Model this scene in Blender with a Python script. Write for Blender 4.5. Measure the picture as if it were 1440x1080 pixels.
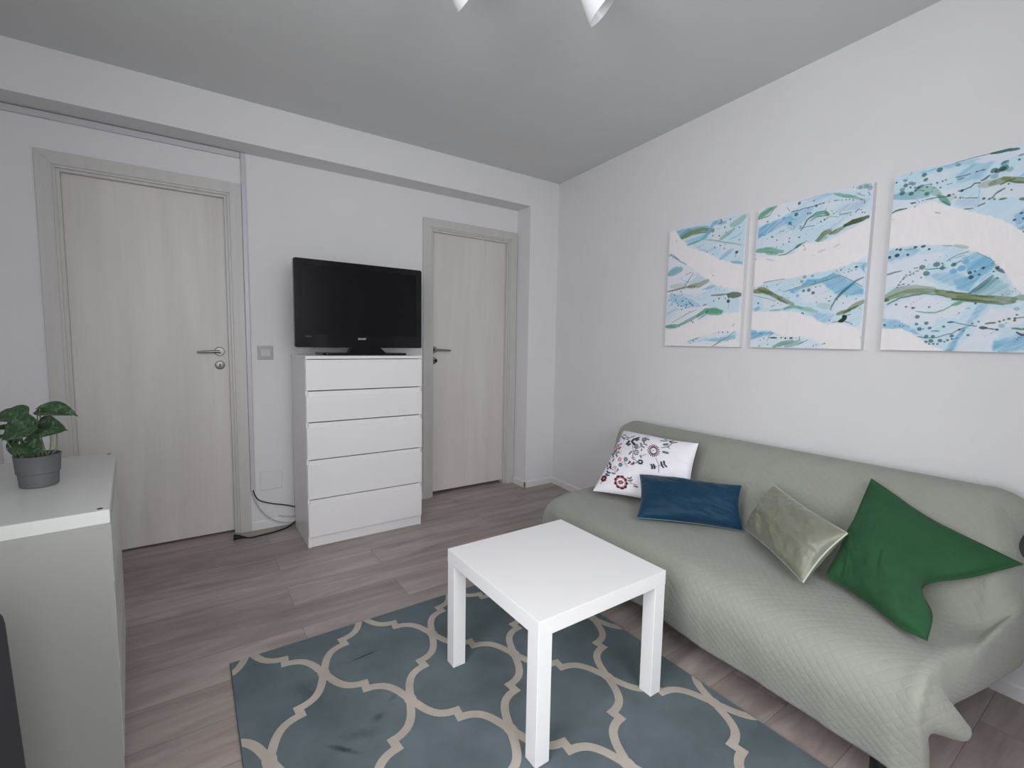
import bpy, bmesh, math, random
import numpy as np
from mathutils import Vector, Matrix

for o in list(bpy.data.objects): bpy.data.objects.remove(o)
SC = bpy.context.scene
COL = SC.collection
PI = math.pi

# ------------------------------------------------------------------ camera
cam_d = bpy.data.cameras.new('camera')
cam_d.sensor_width = 36.0
cam_d.lens = 661.418 / 1440 * 36.0
cam_d.clip_start = 0.02
cam = bpy.data.objects.new('camera', cam_d); COL.objects.link(cam)
YAW, PITCH, ROLL = 0.6025, 0.0887, 0.018
cy_, sy_, cp_, sp_, cr_, sr_ = math.cos(YAW), math.sin(YAW), math.cos(PITCH), math.sin(PITCH), math.cos(ROLL), math.sin(ROLL)
fwd = Vector((sy_ * cp_, cy_ * cp_, -sp_)); rgt = Vector((cy_, -sy_, 0)); upv = rgt.cross(fwd)
R_ = rgt * cr_ + upv * sr_; U_ = upv * cr_ - rgt * sr_
mw = Matrix((R_, U_, -fwd)).transposed().to_4x4(); mw.translation = (0, 0, 1.2169)
cam.matrix_world = mw
SC.camera = cam

# ------------------------------------------------------------------ view, world, daylight through the window
SC.view_settings.view_transform = 'Standard'
SC.view_settings.look = 'None'
SC.view_settings.gamma = 1.0
SC.view_settings.use_curve_mapping = False
SC.view_settings.exposure = 0.0
world = bpy.data.worlds.new('world'); SC.world = world
world.use_nodes = True
world.node_tree.nodes['Background'].inputs[0].default_value = (0.85, 0.90, 1.0, 1)
world.node_tree.nodes['Background'].inputs[1].default_value = 0.5

def area(name, loc, size, direction, energy, color):
    l = bpy.data.lights.new(name, 'AREA'); l.shape = 'RECTANGLE'; l.size, l.size_y = size
    l.energy = energy; l.color = color
    o = bpy.data.objects.new(name, l); COL.objects.link(o)
    o.location = loc; o.rotation_euler = Vector(direction).to_track_quat('-Z', 'Y').to_euler()
    return o
# overcast daylight through the tall window in the left wall, beside the camera
WIN = (2.42, 3.50, 0.45, 2.30)      # along the left wall from the back corner: s0, s1, z0, z1
YN = -0.95
LWD = Vector((.0806, -.99675, 0)); LW0 = Vector((-.772, 3.3, 0)); LWN = Vector((.99675, .0806, 0))
wc = LW0 + LWD * ((WIN[0] + WIN[1]) / 2 + .15) - LWN * .5 + Vector((0, 0, 1.65))
area('window_daylight', wc, (2.0, 2.1), LWN + LWD * -.45 + Vector((0, 0, -.30)), 88, (0.97, 0.98, 1.0))
WN = (-0.25, 1.05, 0.80, 2.25)         # second window, in the near wall behind the camera: x0, x1, z0, z1
area('window_daylight', (0.35, YN - 0.7, 2.05), (2.4, 1.9), (-0.05, 1.0, -0.33), 116, (0.97, 0.98, 1.0))

# ------------------------------------------------------------------ room frame
CX, CY = 2.58649, 3.11738           # corner of front plane of the back wall and the right wall
A_ = 0.0806
D1 = Vector((-math.sin(A_), -math.cos(A_), 0)); N1 = Vector((-math.cos(A_), math.sin(A_), 0))
H_CEIL, H_BEAM, YD, XP = 2.529, 2.302, 3.2986, 2.2955
def RW(s, n, z): return Vector((CX, CY, 0)) + D1 * s + N1 * n + Vector((0, 0, z))
def RWM():
    m = Matrix((D1, N1, Vector((0, 0, 1)))).transposed().to_4x4(); m.translation = (CX, CY, 0); return m   # local (s, n, z) (left handed if used raw)

# ------------------------------------------------------------------ helpers
def lin(c): return tuple(((v / 255) / 12.92 if v / 255 <= .04045 else ((v / 255 + .055) / 1.055) ** 2.4) for v in c)
def link(name, me, mat=None, parent=None):
    o = bpy.data.objects.new(name, me); COL.objects.link(o)
    if mat is not None:
        for m_ in (mat if isinstance(mat, (list, tuple)) else [mat]): me.materials.append(m_)
    if parent is not None: o.parent = parent
    return o
def obj(name, bm, mat=None, parent=None, smooth=False, angle=None):
    me = bpy.data.meshes.new(name)
    bmesh.ops.recalc_face_normals(bm, faces=bm.faces[:])
    bm.to_mesh(me); bm.free()
    if smooth:
        for p in me.polygons: p.use_smooth = True
        if angle is not None:
            try: me.set_sharp_from_angle(angle=angle)
            except Exception: pass
    return link(name, me, mat, parent)
def tag(o, label=None, cat=None, group=None, kind=None):
    if label: o['label'] = label
    if cat: o['category'] = cat
    if group: o['group'] = group
    if kind: o['kind'] = kind
    return o
def empty(name, loc=(0, 0, 0), rz=0):
    o = bpy.data.objects.new(name, None); COL.objects.link(o); o.location = loc; o.rotation_euler = (0, 0, rz)
    o.empty_display_size = .1
    return o
def BM(): return bmesh.new()
def box(bm, x0, x1, y0, y1, z0, z1, bev=0, seg=2):
    t = bmesh.new()
    vs = [t.verts.new(p) for p in ((x0, y0, z0), (x1, y0, z0), (x1, y1, z0), (x0, y1, z0), (x0, y0, z1), (x1, y0, z1), (x1, y1, z1), (x0, y1, z1))]
    for f in ((0, 3, 2, 1), (4, 5, 6, 7), (0, 1, 5, 4), (1, 2, 6, 5), (2, 3, 7, 6), (3, 0, 4, 7)): t.faces.new([vs[i] for i in f])
    if bev: bmesh.ops.bevel(t, geom=t.edges[:], offset=bev, segments=seg, affect='EDGES', profile=.6)
    merge(bm, t); return bm
def merge(bm, t, mat=None):
    mp = {}
    for v in t.verts: mp[v] = bm.verts.new((mat @ v.co) if mat is not None else v.co)
    for f in t.faces:
        nf = bm.faces.new([mp[v] for v in f.verts]); nf.material_index = f.material_index; nf.smooth = f.smooth
    t.free()
def prism(bm, poly, h0, h1, axis='x'):
    # poly in the plane normal to axis
    def P(a, b, h): return {'x': (h, a, b), 'y': (a, h, b), 'z': (a, b, h)}[axis]
    v0 = [bm.verts.new(P(a, b, h0)) for a, b in poly]; v1 = [bm.verts.new(P(a, b, h1)) for a, b in poly]
    n = len(poly)
    bm.faces.new(v0); bm.faces.new(v1[::-1])
    for i in range(n): bm.faces.new((v0[i], v0[(i + 1) % n], v1[(i + 1) % n], v1[i]))
    return bm
def lathe(bm, prof, seg=40, mat=None):
    t = bmesh.new(); rings = []
    for r, z in prof:
        if r < 1e-6: rings.append([t.verts.new((0, 0, z))])
        else: rings.append([t.verts.new((r * math.cos(2 * PI * k / seg), r * math.sin(2 * PI * k / seg), z)) for k in range(seg)])
    for a, b in zip(rings, rings[1:]):
        for k in range(seg):
            k2 = (k + 1) % seg
            if len(a) == 1 and len(b) == 1: continue
            if len(a) == 1: t.faces.new((a[0], b[k], b[k2]))
            elif len(b) == 1: t.faces.new((a[k], a[k2], b[0]))
            else: t.faces.new((a[k], a[k2], b[k2], b[k]))
    for f in t.faces: f.smooth = True
    merge(bm, t, mat); return bm
def crom(pts, n=8):
    pts = [Vector(p) for p in pts]; out = []
    for i in range(len(pts) - 1):
        p0 = pts[max(i - 1, 0)]; p1 = pts[i]; p2 = pts[i + 1]; p3 = pts[min(i + 2, len(pts) - 1)]
        for k in range(n):
            t = k / n
            out.append(.5 * ((2 * p1) + (p2 - p0) * t + (2 * p0 - 5 * p1 + 4 * p2 - p3) * t * t + (3 * p1 - p0 - 3 * p2 + p3) * t ** 3))
    out.append(pts[-1]); return out
def tube(bm, pts, r, seg=8, cap=True):
    t = bmesh.new(); rings = []
    n = len(pts); up = Vector((0, 0, 1))
    rr = r if callable(r) else (lambda f: r)
    prev = None
    for i, p in enumerate(pts):
        d = (pts[min(i + 1, n - 1)] - pts[max(i - 1, 0)]).normalized()
        if prev is None: a = d.orthogonal().normalized()
        else: a = (prev - d * prev.dot(d)).normalized()
        prev = a; b = d.cross(a); q = rr(i / (n - 1))
        rings.append([t.verts.new(p + a * q * math.cos(2 * PI * k / seg) + b * q * math.sin(2 * PI * k / seg)) for k in range(seg)])
    for x, y in zip(rings, rings[1:]):
        for k in range(seg): t.faces.new((x[k], x[(k + 1) % seg], y[(k + 1) % seg], y[k]))
    if cap: t.faces.new(rings[0][::-1]); t.faces.new(rings[-1])
    for f in t.faces: f.smooth = True
    merge(bm, t); return bm
def grid_mesh(name, P, mat, parent=None, closed_u=False, uv=None, col=None, smooth=True):
    # P: array (nu, nv, 3)
    nu, nv = P.shape[:2]
    me = bpy.data.meshes.new(name)
    idx = np.arange(nu * nv).reshape(nu, nv)
    a = idx[:-1, :-1].ravel(); b = idx[1:, :-1].ravel(); c = idx[1:, 1:].ravel(); d = idx[:-1, 1:].ravel()
    F = np.stack([a, b, c, d], 1)
    me.vertices.add(nu * nv); me.vertices.foreach_set('co', P.reshape(-1).astype(np.float32))
    me.loops.add(F.size); me.loops.foreach_set('vertex_index', F.reshape(-1).astype(np.int32))
    me.polygons.add(len(F)); me.polygons.foreach_set('loop_start', (np.arange(len(F)) * 4).astype(np.int32))
    try: me.polygons.foreach_set('loop_total', np.full(len(F), 4, np.int32))
    except Exception: pass
    me.polygons.foreach_set('use_smooth', np.full(len(F), smooth))
    me.update(calc_edges=True)
    if uv is not None:
        l = me.uv_layers.new(name='uv'); l.data.foreach_set('uv', uv.reshape(-1, 2)[F.reshape(-1)].reshape(-1).astype(np.float32))
    if col is not None:
        ca = me.color_attributes.new('paint', 'FLOAT_COLOR', 'POINT')
        cc = np.ones((nu * nv, 4), np.float32); cc[:, :3] = col.reshape(-1, 3); ca.data.foreach_set('color', cc.reshape(-1))
    me.validate()
    return link(name, me, mat, parent)

# ------------------------------------------------------------------ materials
def mat(name, col, rough=.5, metal=0, spec=.5, **kw):
    m = bpy.data.materials.new(name); m.use_nodes = True
    b = m.node_tree.nodes['Principled BSDF']
    b.inputs['Base Color'].default_value = (*col, 1); b.inputs['Roughness'].default_value = rough
    b.inputs['Metallic'].default_value = metal; b.inputs['Specular IOR Level'].default_value = spec
    for k, v in kw.items(): b.inputs[k].default_value = v
    return m
class NT:
    def __init__(s, m): s.t = m.node_tree; s.b = s.t.nodes['Principled BSDF']
    def n(s, typ, **kw):
        o = s.t.nodes.new(typ)
        for k, v in kw.items():
            if k.startswith('i_'): o.inputs[k[2:].replace('_', ' ')].default_value = v
            else: setattr(o, k, v)
        return o
    def l(s, a, b): s.t.links.new(a, b)
def add_noise_var(m, base, amt=.06, scale=6, bump=.0, bscale=200, coord='Object', stretch=(1, 1, 1), detail=4):
    """gentle tone variation and a fine bump"""
    k = NT(m); tc = k.n('ShaderNodeTexCoord'); mp = k.n('ShaderNodeMapping'); mp.inputs['Scale'].default_value = stretch
    k.l(tc.outputs[coord], mp.inputs['Vector'])
    nz = k.n('ShaderNodeTexNoise'); nz.inputs['Scale'].default_value = scale; nz.inputs['Detail'].default_value = detail
    k.l(mp.outputs[0], nz.inputs['Vector'])
    cr = k.n('ShaderNodeValToRGB'); cr.color_ramp.elements[0].position = .3; cr.color_ramp.elements[1].position = .7
    cr.color_ramp.elements[0].color = (*[c * (1 - amt) for c in base], 1); cr.color_ramp.elements[1].color = (*[min(1, c * (1 + amt)) for c in base], 1)
    k.l(nz.outputs['Fac'], cr.inputs[0]); k.l(cr.outputs[0], k.b.inputs['Base Color'])
    if bump:
        n2 = k.n('ShaderNodeTexNoise'); n2.inputs['Scale'].default_value = bscale; n2.inputs['Detail'].default_value = 3
        k.l(tc.outputs[coord], n2.inputs['Vector'])
        bp = k.n('ShaderNodeBump'); bp.inputs['Strength'].default_value = bump; bp.inputs['Distance'].default_value = .002
        k.l(n2.outputs['Fac'], bp.inputs['Height']); k.l(bp.outputs[0], k.b.inputs['Normal'])
    return m

M = {}
M['wall'] = add_noise_var(mat('wall_paint', (.745, .74, .755), .85, spec=.2), (.745, .74, .755), .012, 3, .25, 160)
M['ceiling'] = add_noise_var(mat('ceiling_paint', (.68, .69, .68), .9, spec=.2), (.68, .69, .68), .015, 3, .15, 120)
M['trim'] = mat('white_trim', (.76, .75, .75), .4)
M['trunk'] = mat('trunking_plastic', (.55, .54, .58), .35)
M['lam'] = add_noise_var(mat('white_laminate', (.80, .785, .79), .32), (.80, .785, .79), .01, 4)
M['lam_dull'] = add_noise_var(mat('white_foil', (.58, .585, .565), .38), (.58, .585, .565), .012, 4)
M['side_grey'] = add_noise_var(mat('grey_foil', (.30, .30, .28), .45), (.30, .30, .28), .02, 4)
M['table'] = mat('table_lacquer', (.83, .82, .83), .28)
M['dark'] = mat('dark_gap', (.02, .02, .02), .8)
M['steel'] = mat('satin_nickel', (.30, .29, .285), .42, metal=1)
M['black_gloss'] = mat('glossy_black_plastic', (.005, .005, .006), .10, spec=.3)
M['screen'] = mat('lcd_screen', (.008, .007, .008), .22, spec=.12)
M['black'] = mat('black_plastic', (.006, .006, .007), .45, spec=.3)
M['switch'] = mat('switch_plastic', (.50, .50, .51), .35)
M['switch_plate'] = mat('switch_plate_plastic', (.40, .40, .41), .4)
M['pot'] = add_noise_var(mat('grey_pot', (.11, .113, .12), .55), (.11, .113, .12), .06, 30)
M['soil'] = add_noise_var(mat('soil', (.012, .01, .008), .9), (.012, .01, .008), .4, 80, .6, 150)
M['cable_white'] = mat('white_cable', (.5, .5, .5), .4)
M['lamp'] = mat('lamp_white', (.85, .85, .88), .3)
M['letter'] = mat('silver_lettering', (.6, .6, .62), .3)
M['metal_black'] = mat('sofa_black_metal', (.01, .01, .01), .4)

def wood_door():
    m = mat('whitened_wood', (.5, .47, .45), .45); k = NT(m)
    tc = k.n('ShaderNodeTexCoord'); mp = k.n('ShaderNodeMapping'); mp.inputs['Scale'].default_value = (6.5, 6.5, .7)
    k.l(tc.outputs['Object'], mp.inputs[0])
    n1 = k.n('ShaderNodeTexNoise'); n1.inputs['Scale'].default_value = 1.0; n1.inputs['Detail'].default_value = 7; n1.inputs['Distortion'].default_value = .6
    k.l(mp.outputs[0], n1.inputs['Vector'])
    mp2 = k.n('ShaderNodeMapping'); mp2.inputs['Scale'].default_value = (90, 90, 2.5); k.l(tc.outputs['Object'], mp2.inputs[0])
    n2 = k.n('ShaderNodeTexNoise'); n2.inputs['Scale'].default_value = 1; n2.inputs['Detail'].default_value = 3; k.l(mp2.outputs[0], n2.inputs['Vector'])
    ad = k.n('ShaderNodeMix'); ad.inputs[0].default_value = .22; k.l(n1.outputs['Fac'], ad.inputs[2]); k.l(n2.outputs['Fac'], ad.inputs[3])
    cr = k.n('ShaderNodeValToRGB'); e = cr.color_ramp.elements
    e[0].position = .30; e[0].color = (.60, .545, .53, 1); e[1].position = .68; e[1].color = (.70, .65, .63, 1)
    k.l(ad.outputs[0], cr.inputs[0]); k.l(cr.outputs[0], k.b.inputs['Base Color'])
    return m
M['wood'] = wood_door()
M['frame'] = add_noise_var(mat('frame_foil', (.54, .52, .50), .42), (.56, .545, .525), .035, 1, coord='Object', stretch=(40, 40, 1.2))

def floor_mat():
    m = mat('laminate_planks', (.35, .31, .3), .42, spec=.35); k = NT(m)
    tc = k.n('ShaderNodeTexCoord')
    br = k.n('ShaderNodeTexBrick'); br.offset = .37; br.offset_frequency = 2; br.squash = 1
    br.inputs['Scale'].default_value = 1; br.inputs['Mortar Size'].default_value = .0012; br.inputs['Mortar Smooth'].default_value = .1
    br.inputs['Brick Width'].default_value = 1.28; br.inputs['Row Height'].default_value = .193; br.inputs['Bias'].default_value = 0
    br.inputs['Color1'].default_value = (0, 0, 0, 1); br.inputs['Color2'].default_value = (1, 1, 1, 1); br.inputs['Mortar'].default_value = (.5, .5, .5, 1)
    mp0 = k.n('ShaderNodeMapping'); mp0.inputs['Location'].default_value = (.45, .075, 0); k.l(tc.outputs['Object'], mp0.inputs[0])
    k.l(mp0.outputs[0], br.inputs['Vector'])
    # per-plank shift of the grain
    vm = k.n('ShaderNodeVectorMath', operation='MULTIPLY_ADD'); vm.inputs[1].default_value = (3.1, 7.7, 5.3)
    k.l(br.outputs['Color'], vm.inputs[0]); k.l(tc.outputs['Object'], vm.inputs[2])
    mp = k.n('ShaderNodeMapping'); mp.inputs['Scale'].default_value = (1.0, 7.0, 1); k.l(vm.outputs[0], mp.inputs[0])
    n1 = k.n('ShaderNodeTexNoise'); n1.inputs['Scale'].default_value = 1.6; n1.inputs['Detail'].default_value = 8; n1.inputs['Distortion'].default_value = .9; n1.inputs['Roughness'].default_value = .62
    k.l(mp.outputs[0], n1.inputs['Vector'])
    cr = k.n('ShaderNodeValToRGB'); e = cr.color_ramp.elements
    e[0].position = .30; e[0].color = (.255, .212, .195, 1); e[1].position = .66; e[1].color = (.43, .375, .348, 1)
    k.l(n1.outputs['Fac'], cr.inputs[0])
    mx = k.n('ShaderNodeMix', data_type='RGBA', blend_type='MULTIPLY'); mx.inputs[0].default_value = 1
    cr2 = k.n('ShaderNodeValToRGB'); cr2.color_ramp.elements[0].color = (.88, .86, .86, 1); cr2.color_ramp.elements[1].color = (1.08, 1.07, 1.07, 1)
    k.l(br.outputs['Color'], cr2.inputs[0]); k.l(cr.outputs[0], mx.inputs[6]); k.l(cr2.outputs[0], mx.inputs[7])
    mx2 = k.n('ShaderNodeMix', data_type='RGBA'); k.l(br.outputs['Fac'], mx2.inputs[0]); k.l(mx.outputs[2], mx2.inputs[6]); mx2.inputs[7].default_value = (.19, .16, .15, 1)
    k.l(mx2.outputs[2], k.b.inputs['Base Color'])
    bp = k.n('ShaderNodeBump'); bp.inputs['Strength'].default_value = .15; bp.inputs['Distance'].default_value = .002; k.l(n1.outputs['Fac'], bp.inputs['Height']); k.l(bp.outputs[0], k.b.inputs['Normal'])
    return m
M['floor'] = floor_mat()

def fabric(name, col, rough=.85, sheen=.2, scale=900, bump=.3, amt=.05, quilt=False, wr=0):
    m = mat(name, col, rough, spec=.2); k = NT(m)
    k.b.inputs['Sheen Weight'].default_value = sheen; k.b.inputs['Sheen Roughness'].default_value = .5
    tc = k.n('ShaderNodeTexCoord'); nz = k.n('ShaderNodeTexNoise'); nz.inputs['Scale'].default_value = 9; nz.inputs['Detail'].default_value = 4
    k.l(tc.outputs['Object'], nz.inputs['Vector'])
    cr = k.n('ShaderNodeValToRGB'); cr.color_ramp.elements[0].position = .3; cr.color_ramp.elements[1].position = .7
    cr.color_ramp.elements[0].color = (*[c * (1 - amt) for c in col], 1); cr.color_ramp.elements[1].color = (*[min(1, c * (1 + amt)) for c in col], 1)
    k.l(nz.outputs['Fac'], cr.inputs[0]); k.l(cr.outputs[0], k.b.inputs['Base Color'])
    n2 = k.n('ShaderNodeTexNoise'); n2.inputs['Scale'].default_value = scale; n2.inputs['Detail'].default_value = 2; k.l(tc.outputs['Object'], n2.inputs['Vector'])
    bp = k.n('ShaderNodeBump'); bp.inputs['Strength'].default_value = bump; bp.inputs['Distance'].default_value = .001; k.l(n2.outputs['Fac'], bp.inputs['Height'])
    last = bp
    if wr:
        n3 = k.n('ShaderNodeTexNoise'); n3.inputs['Scale'].default_value = 7; n3.inputs['Detail'].default_value = 2; n3.inputs['Distortion'].default_value = 1.5; k.l(tc.outputs['Object'], n3.inputs['Vector'])
        b2 = k.n('ShaderNodeBump'); b2.inputs['Strength'].default_value = wr; b2.inputs['Distance'].default_value = .03; k.l(n3.outputs['Fac'], b2.inputs['Height']); k.l(bp.outputs[0], b2.inputs['Normal']); last = b2
    if quilt:
        mp = k.n('ShaderNodeMapping'); mp.inputs['Rotation'].default_value = (0, 0, PI / 4); k.l(tc.outputs['UV'], mp.inputs[0])
        sx = k.n('ShaderNodeSeparateXYZ'); k.l(mp.outputs[0], sx.inputs[0])
        outs = []
        for i in (0, 1):
            mu = k.n('ShaderNodeMath', operation='MULTIPLY'); mu.inputs[1].default_value = PI / .026; k.l(sx.outputs[i], mu.inputs[0])
            si = k.n('ShaderNodeMath', operation='SINE'); k.l(mu.outputs[0], si.inputs[0])
            ab = k.n('ShaderNodeMath', operation='ABSOLUTE'); k.l(si.outputs[0], ab.inputs[0]); outs.append(ab)
        pr = k.n('ShaderNodeMath', operation='MULTIPLY'); k.l(outs[0].outputs[0], pr.inputs[0]); k.l(outs[1].outputs[0], pr.inputs[1])
        pw = k.n('ShaderNodeMath', operation='POWER'); pw.inputs[1].default_value = .5; k.l(pr.outputs[0], pw.inputs[0])
        b3 = k.n('ShaderNodeBump'); b3.inputs['Strength'].default_value = .7; b3.inputs['Distance'].default_value = .0016; k.l(pw.outputs[0], b3.inputs['Height']); k.l(last.outputs[0], b3.inputs['Normal']); last = b3
    k.l(last.outputs[0], k.b.inputs['Normal'])
    return m
M['cover'] = fabric('sage_quilted_cotton', (.305, .312, .272), .9, .12, 700, .25, .03, quilt=True)
M['green'] = fabric('green_cotton', (.022, .085, .034), .85, .05, 900, .3, .10, wr=.25)
M['blue'] = fabric('petrol_velvet', (.004, .034, .072), .55, .12, 900, .15, .10, wr=.25)
M['silver'] = fabric('sage_satin', (.185, .19, .14), .36, .15, 900, .1, .06, wr=.3)
M['silver'].node_tree.nodes['Principled BSDF'].inputs['Specular IOR Level'].default_value = .5
M['pipe_white'] = mat('cream_piping', (.46, .49, .42), .6)
M['pipe_teal'] = mat('pale_teal_piping', (.07, .15, .19), .6)
M['pink'] = fabric('dusty_pink_mattress', (.27, .17, .185), .9, .1)
M['sofa_dark'] = fabric('dark_sofa_cover', (.02, .019, .021), .9, .1)
M['mauve'] = fabric('mauve_pillow_back', (.20, .15, .17), .9, .1)

def paint_mat(name, rough, bump=0):
    m = mat(name, (.8, .8, .8), rough, spec=.3); k = NT(m)
    at = k.n('ShaderNodeAttribute', attribute_name='paint'); k.l(at.outputs['Color'], k.b.inputs['Base Color'])
    tc = k.n('ShaderNodeTexCoord'); nz = k.n('ShaderNodeTexNoise'); nz.inputs['Scale'].default_value = bump and 60 or 900; nz.inputs['Detail'].default_value = 5; nz.inputs['Distortion'].default_value = 1
    k.l(tc.outputs['Object'], nz.inputs['Vector'])
    bp = k.n('ShaderNodeBump'); bp.inputs['Strength'].default_value = .25; bp.inputs['Distance'].default_value = .002; k.l(nz.outputs['Fac'], bp.inputs['Height']); k.l(bp.outputs[0], k.b.inputs['Normal'])
    return m
M['paint'] = paint_mat('acrylic_painting', .55, 1)
M['embroid'] = paint_mat('embroidered_cotton', .85)
M['canvas'] = mat('primed_canvas', (.72, .70, .71), .8)

# ------------------------------------------------------------------ numpy painter (pattern of the painted canvases and the embroidery)
def vnoise(x, y, seed):
    rs = np.random.RandomState(seed); T = rs.rand(64, 64)
    xi = np.floor(x).astype(int); yi = np.floor(y).astype(int); fx = x - xi; fy = y - yi
    fx = fx * fx * (3 - 2 * fx); fy = fy * fy * (3 - 2 * fy)
    g = lambda a, b: T[a % 64, b % 64]
    return (g(xi, yi) * (1 - fx) + g(xi + 1, yi) * fx) * (1 - fy) + (g(xi, yi + 1) * (1 - fx) + g(xi + 1, yi + 1) * fx) * fy
def fnoise(x, y, seed, o=4):
    s = 0; a = .5
    for i in range(o): s = s + a * vnoise(x * 2 ** i, y * 2 ** i, seed + i); a /= 2
    return s / (1 - .5 ** o)
K_ALB = 1.36
PAL = dict(b=(172, 194, 206), B=(104, 157, 186), l=(158, 172, 194), t=(78, 142, 150), g=(80, 142, 116), G=(40, 94, 92), o=(102, 116, 66), O=(64, 80, 38), k=(30, 58, 72), D=(24, 52, 48),
           w=(208, 205, 205), W=(196, 199, 208), M=(78, 20, 34), P=(172, 128, 138), K=(40, 44, 56))
PAL['E'] = (92, 100, 100)
def alb(c): return np.array([min(.92, v * K_ALB) for v in lin(c)])
def paint(cmds, w, h, nx, ny, base, wob=1.0, soft=1.0, grey='G'):
    X, Y = np.meshgrid(np.linspace(0, w, nx), np.linspace(0, h, ny), indexing='ij')   # mm
    img = np.empty((nx, ny, 3)); img[:] = alb(base)
    img *= 1 - .10 * (fnoise(X / 45, Y / 25, 77, 3)[..., None] - .4)
    # diagonal dry-brush streaks
    ca, sa = math.cos(.55), math.sin(.55)
    U = X * ca + Y * sa; V = -X * sa + Y * ca
    st = fnoise(U / 60, V / 7, 11, 3) - .5
    wx = (fnoise(X / 14, Y / 14, 3, 3) - .5) * 9 * wob; wy = (fnoise(X / 14, Y / 14, 7, 3) - .5) * 9 * wob
    Xw, Yw = X + wx, Y + wy
    wmask = np.zeros(X.shape)
    def blend(a, col): img[:] = img * (1 - a[..., None]) + np.asarray(col) * a[..., None]
    for c in cmds:
        kind, colk, al = c[0], c[1], c[2]; p = np.array(c[-1], float).reshape(-1, 2)
        col = alb(PAL[colk])
        if kind == 'p':
            ins = np.zeros(X.shape, bool); n = len(p); dmin = np.full(X.shape, 1e9)
            for i in range(n):
                (x1, y1), (x2, y2) = p[i], p[(i + 1) % n]
                cnd = ((y1 > Yw) != (y2 > Yw)); 
                with np.errstate(divide='ignore', invalid='ignore'): xi = (x2 - x1) * (Yw - y1) / (y2 - y1 + 1e-12) + x1
                ins ^= cnd & (Xw < xi)
                dx, dy = x2 - x1, y2 - y1; t = np.clip(((Xw - x1) * dx + (Yw - y1) * dy) / (dx * dx + dy * dy + 1e-9), 0, 1)
                dmin = np.minimum(dmin, np.hypot(Xw - x1 - t * dx, Yw - y1 - t * dy))
            sd = np.where(ins, dmin, -dmin)
            edge = 2.0 if colk == 'w' else 7.0
            a = np.clip(sd / edge + .5, 0, 1) * al
            if colk != 'w': a = np.clip(a * (1 + 1.3 * st), 0, 1)
            else:
                wmask = np.maximum(wmask, a)
                col = col * (1 + .03 * (fnoise(X / 9, Y / 30, 21, 4)[..., None] - .5) * 2)
            blend(a, col)
        elif kind == 's':
            wd = c[3] / 2.0 * (1 if not wob else 2.0 if c[3] >= 12 else 1.6 if c[3] >= 8 else 1.15)
            wmm = wd * SCW
            x0, x1_, y0, y1_ = p[:, 0].min() - wmm - 8, p[:, 0].max() + wmm + 8, p[:, 1].min() - wmm - 8, p[:, 1].max() + wmm + 8
            sl = (slice(max(0, int(x0 / w * nx)), max(0, int(x1_ / w * nx) + 2)), slice(max(0, int(y0 / h * ny)), max(0, int(y1_ / h * ny) + 2)))
            xs, ys = X[sl] + wx[sl] * .35, Y[sl] + wy[sl] * .35
            if xs.size == 0: continue
            dm = np.full(xs.shape, 1e9); L = np.concatenate([[0], np.cumsum(np.hypot(*(p[1:] - p[:-1]).T))]); pos = np.zeros(xs.shape)
            for i in range(len(p) - 1):
                (ax, ay), (bx, by) = p[i], p[i + 1]; dx, dy = bx - ax, by - ay
                t = np.clip(((xs - ax) * dx + (ys - ay) * dy) / (dx * dx + dy * dy + 1e-9), 0, 1); dd = np.hypot(xs - ax - t * dx, ys - ay - t * dy)
                m_ = dd < dm; dm = np.where(m_, dd, dm); pos = np.where(m_, (L[i] + t * (L[i + 1] - L[i])) / (L[-1] + 1e-9), pos)
            wl = wmm * (.62 + .38 * np.sin(np.clip(pos, 0, 1) * PI)) if wmm > 2 * soft and wob else wmm
            a = np.clip((wl - dm) / (1.1 * soft) + .5, 0, 1) * al
            if wmm > 3 and wob: a = a * np.clip(1 + 1.1 * (fnoise(pos * L[-1] / 50, dm / 2.5, 31, 2) - .45), .4, 1)
            tone = 1 + (.55 * (fnoise(pos * L[-1] / 60, dm / 1.6, 33, 3)[..., None] - .5) if (wmm > 3 and wob) else 0)
            sub = img[sl]; img[sl] = sub * (1 - a[..., None]) + col * tone * a[..., None]
            wmask[sl] *= (1 - np.clip(a, 0, 1))
        else:
            r0 = c[3] * SCD
            for j, (px, py) in enumerate(p):
                r = r0 * (.85 + .3 * ((j * 37) % 10) / 10) if wob else r0
                sl = (slice(max(0, int((px - r - 4) / w * nx)), max(0, int((px + r + 4) / w * nx) + 2)), slice(max(0, int((py - r - 4) / h * ny)), max(0, int((py + r + 4) / h * ny) + 2)))
                xs, ys = X[sl] + wx[sl] * .3, Y[sl] + wy[sl] * .3
                if xs.size == 0: continue
                dm = np.hypot((xs - px) * .9, ys - py); a = np.clip((r - dm) / (1.0 * soft) + .5, 0, 1) * al
                img[sl] = img[sl] * (1 - a[..., None]) + col * a[..., None]
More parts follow.
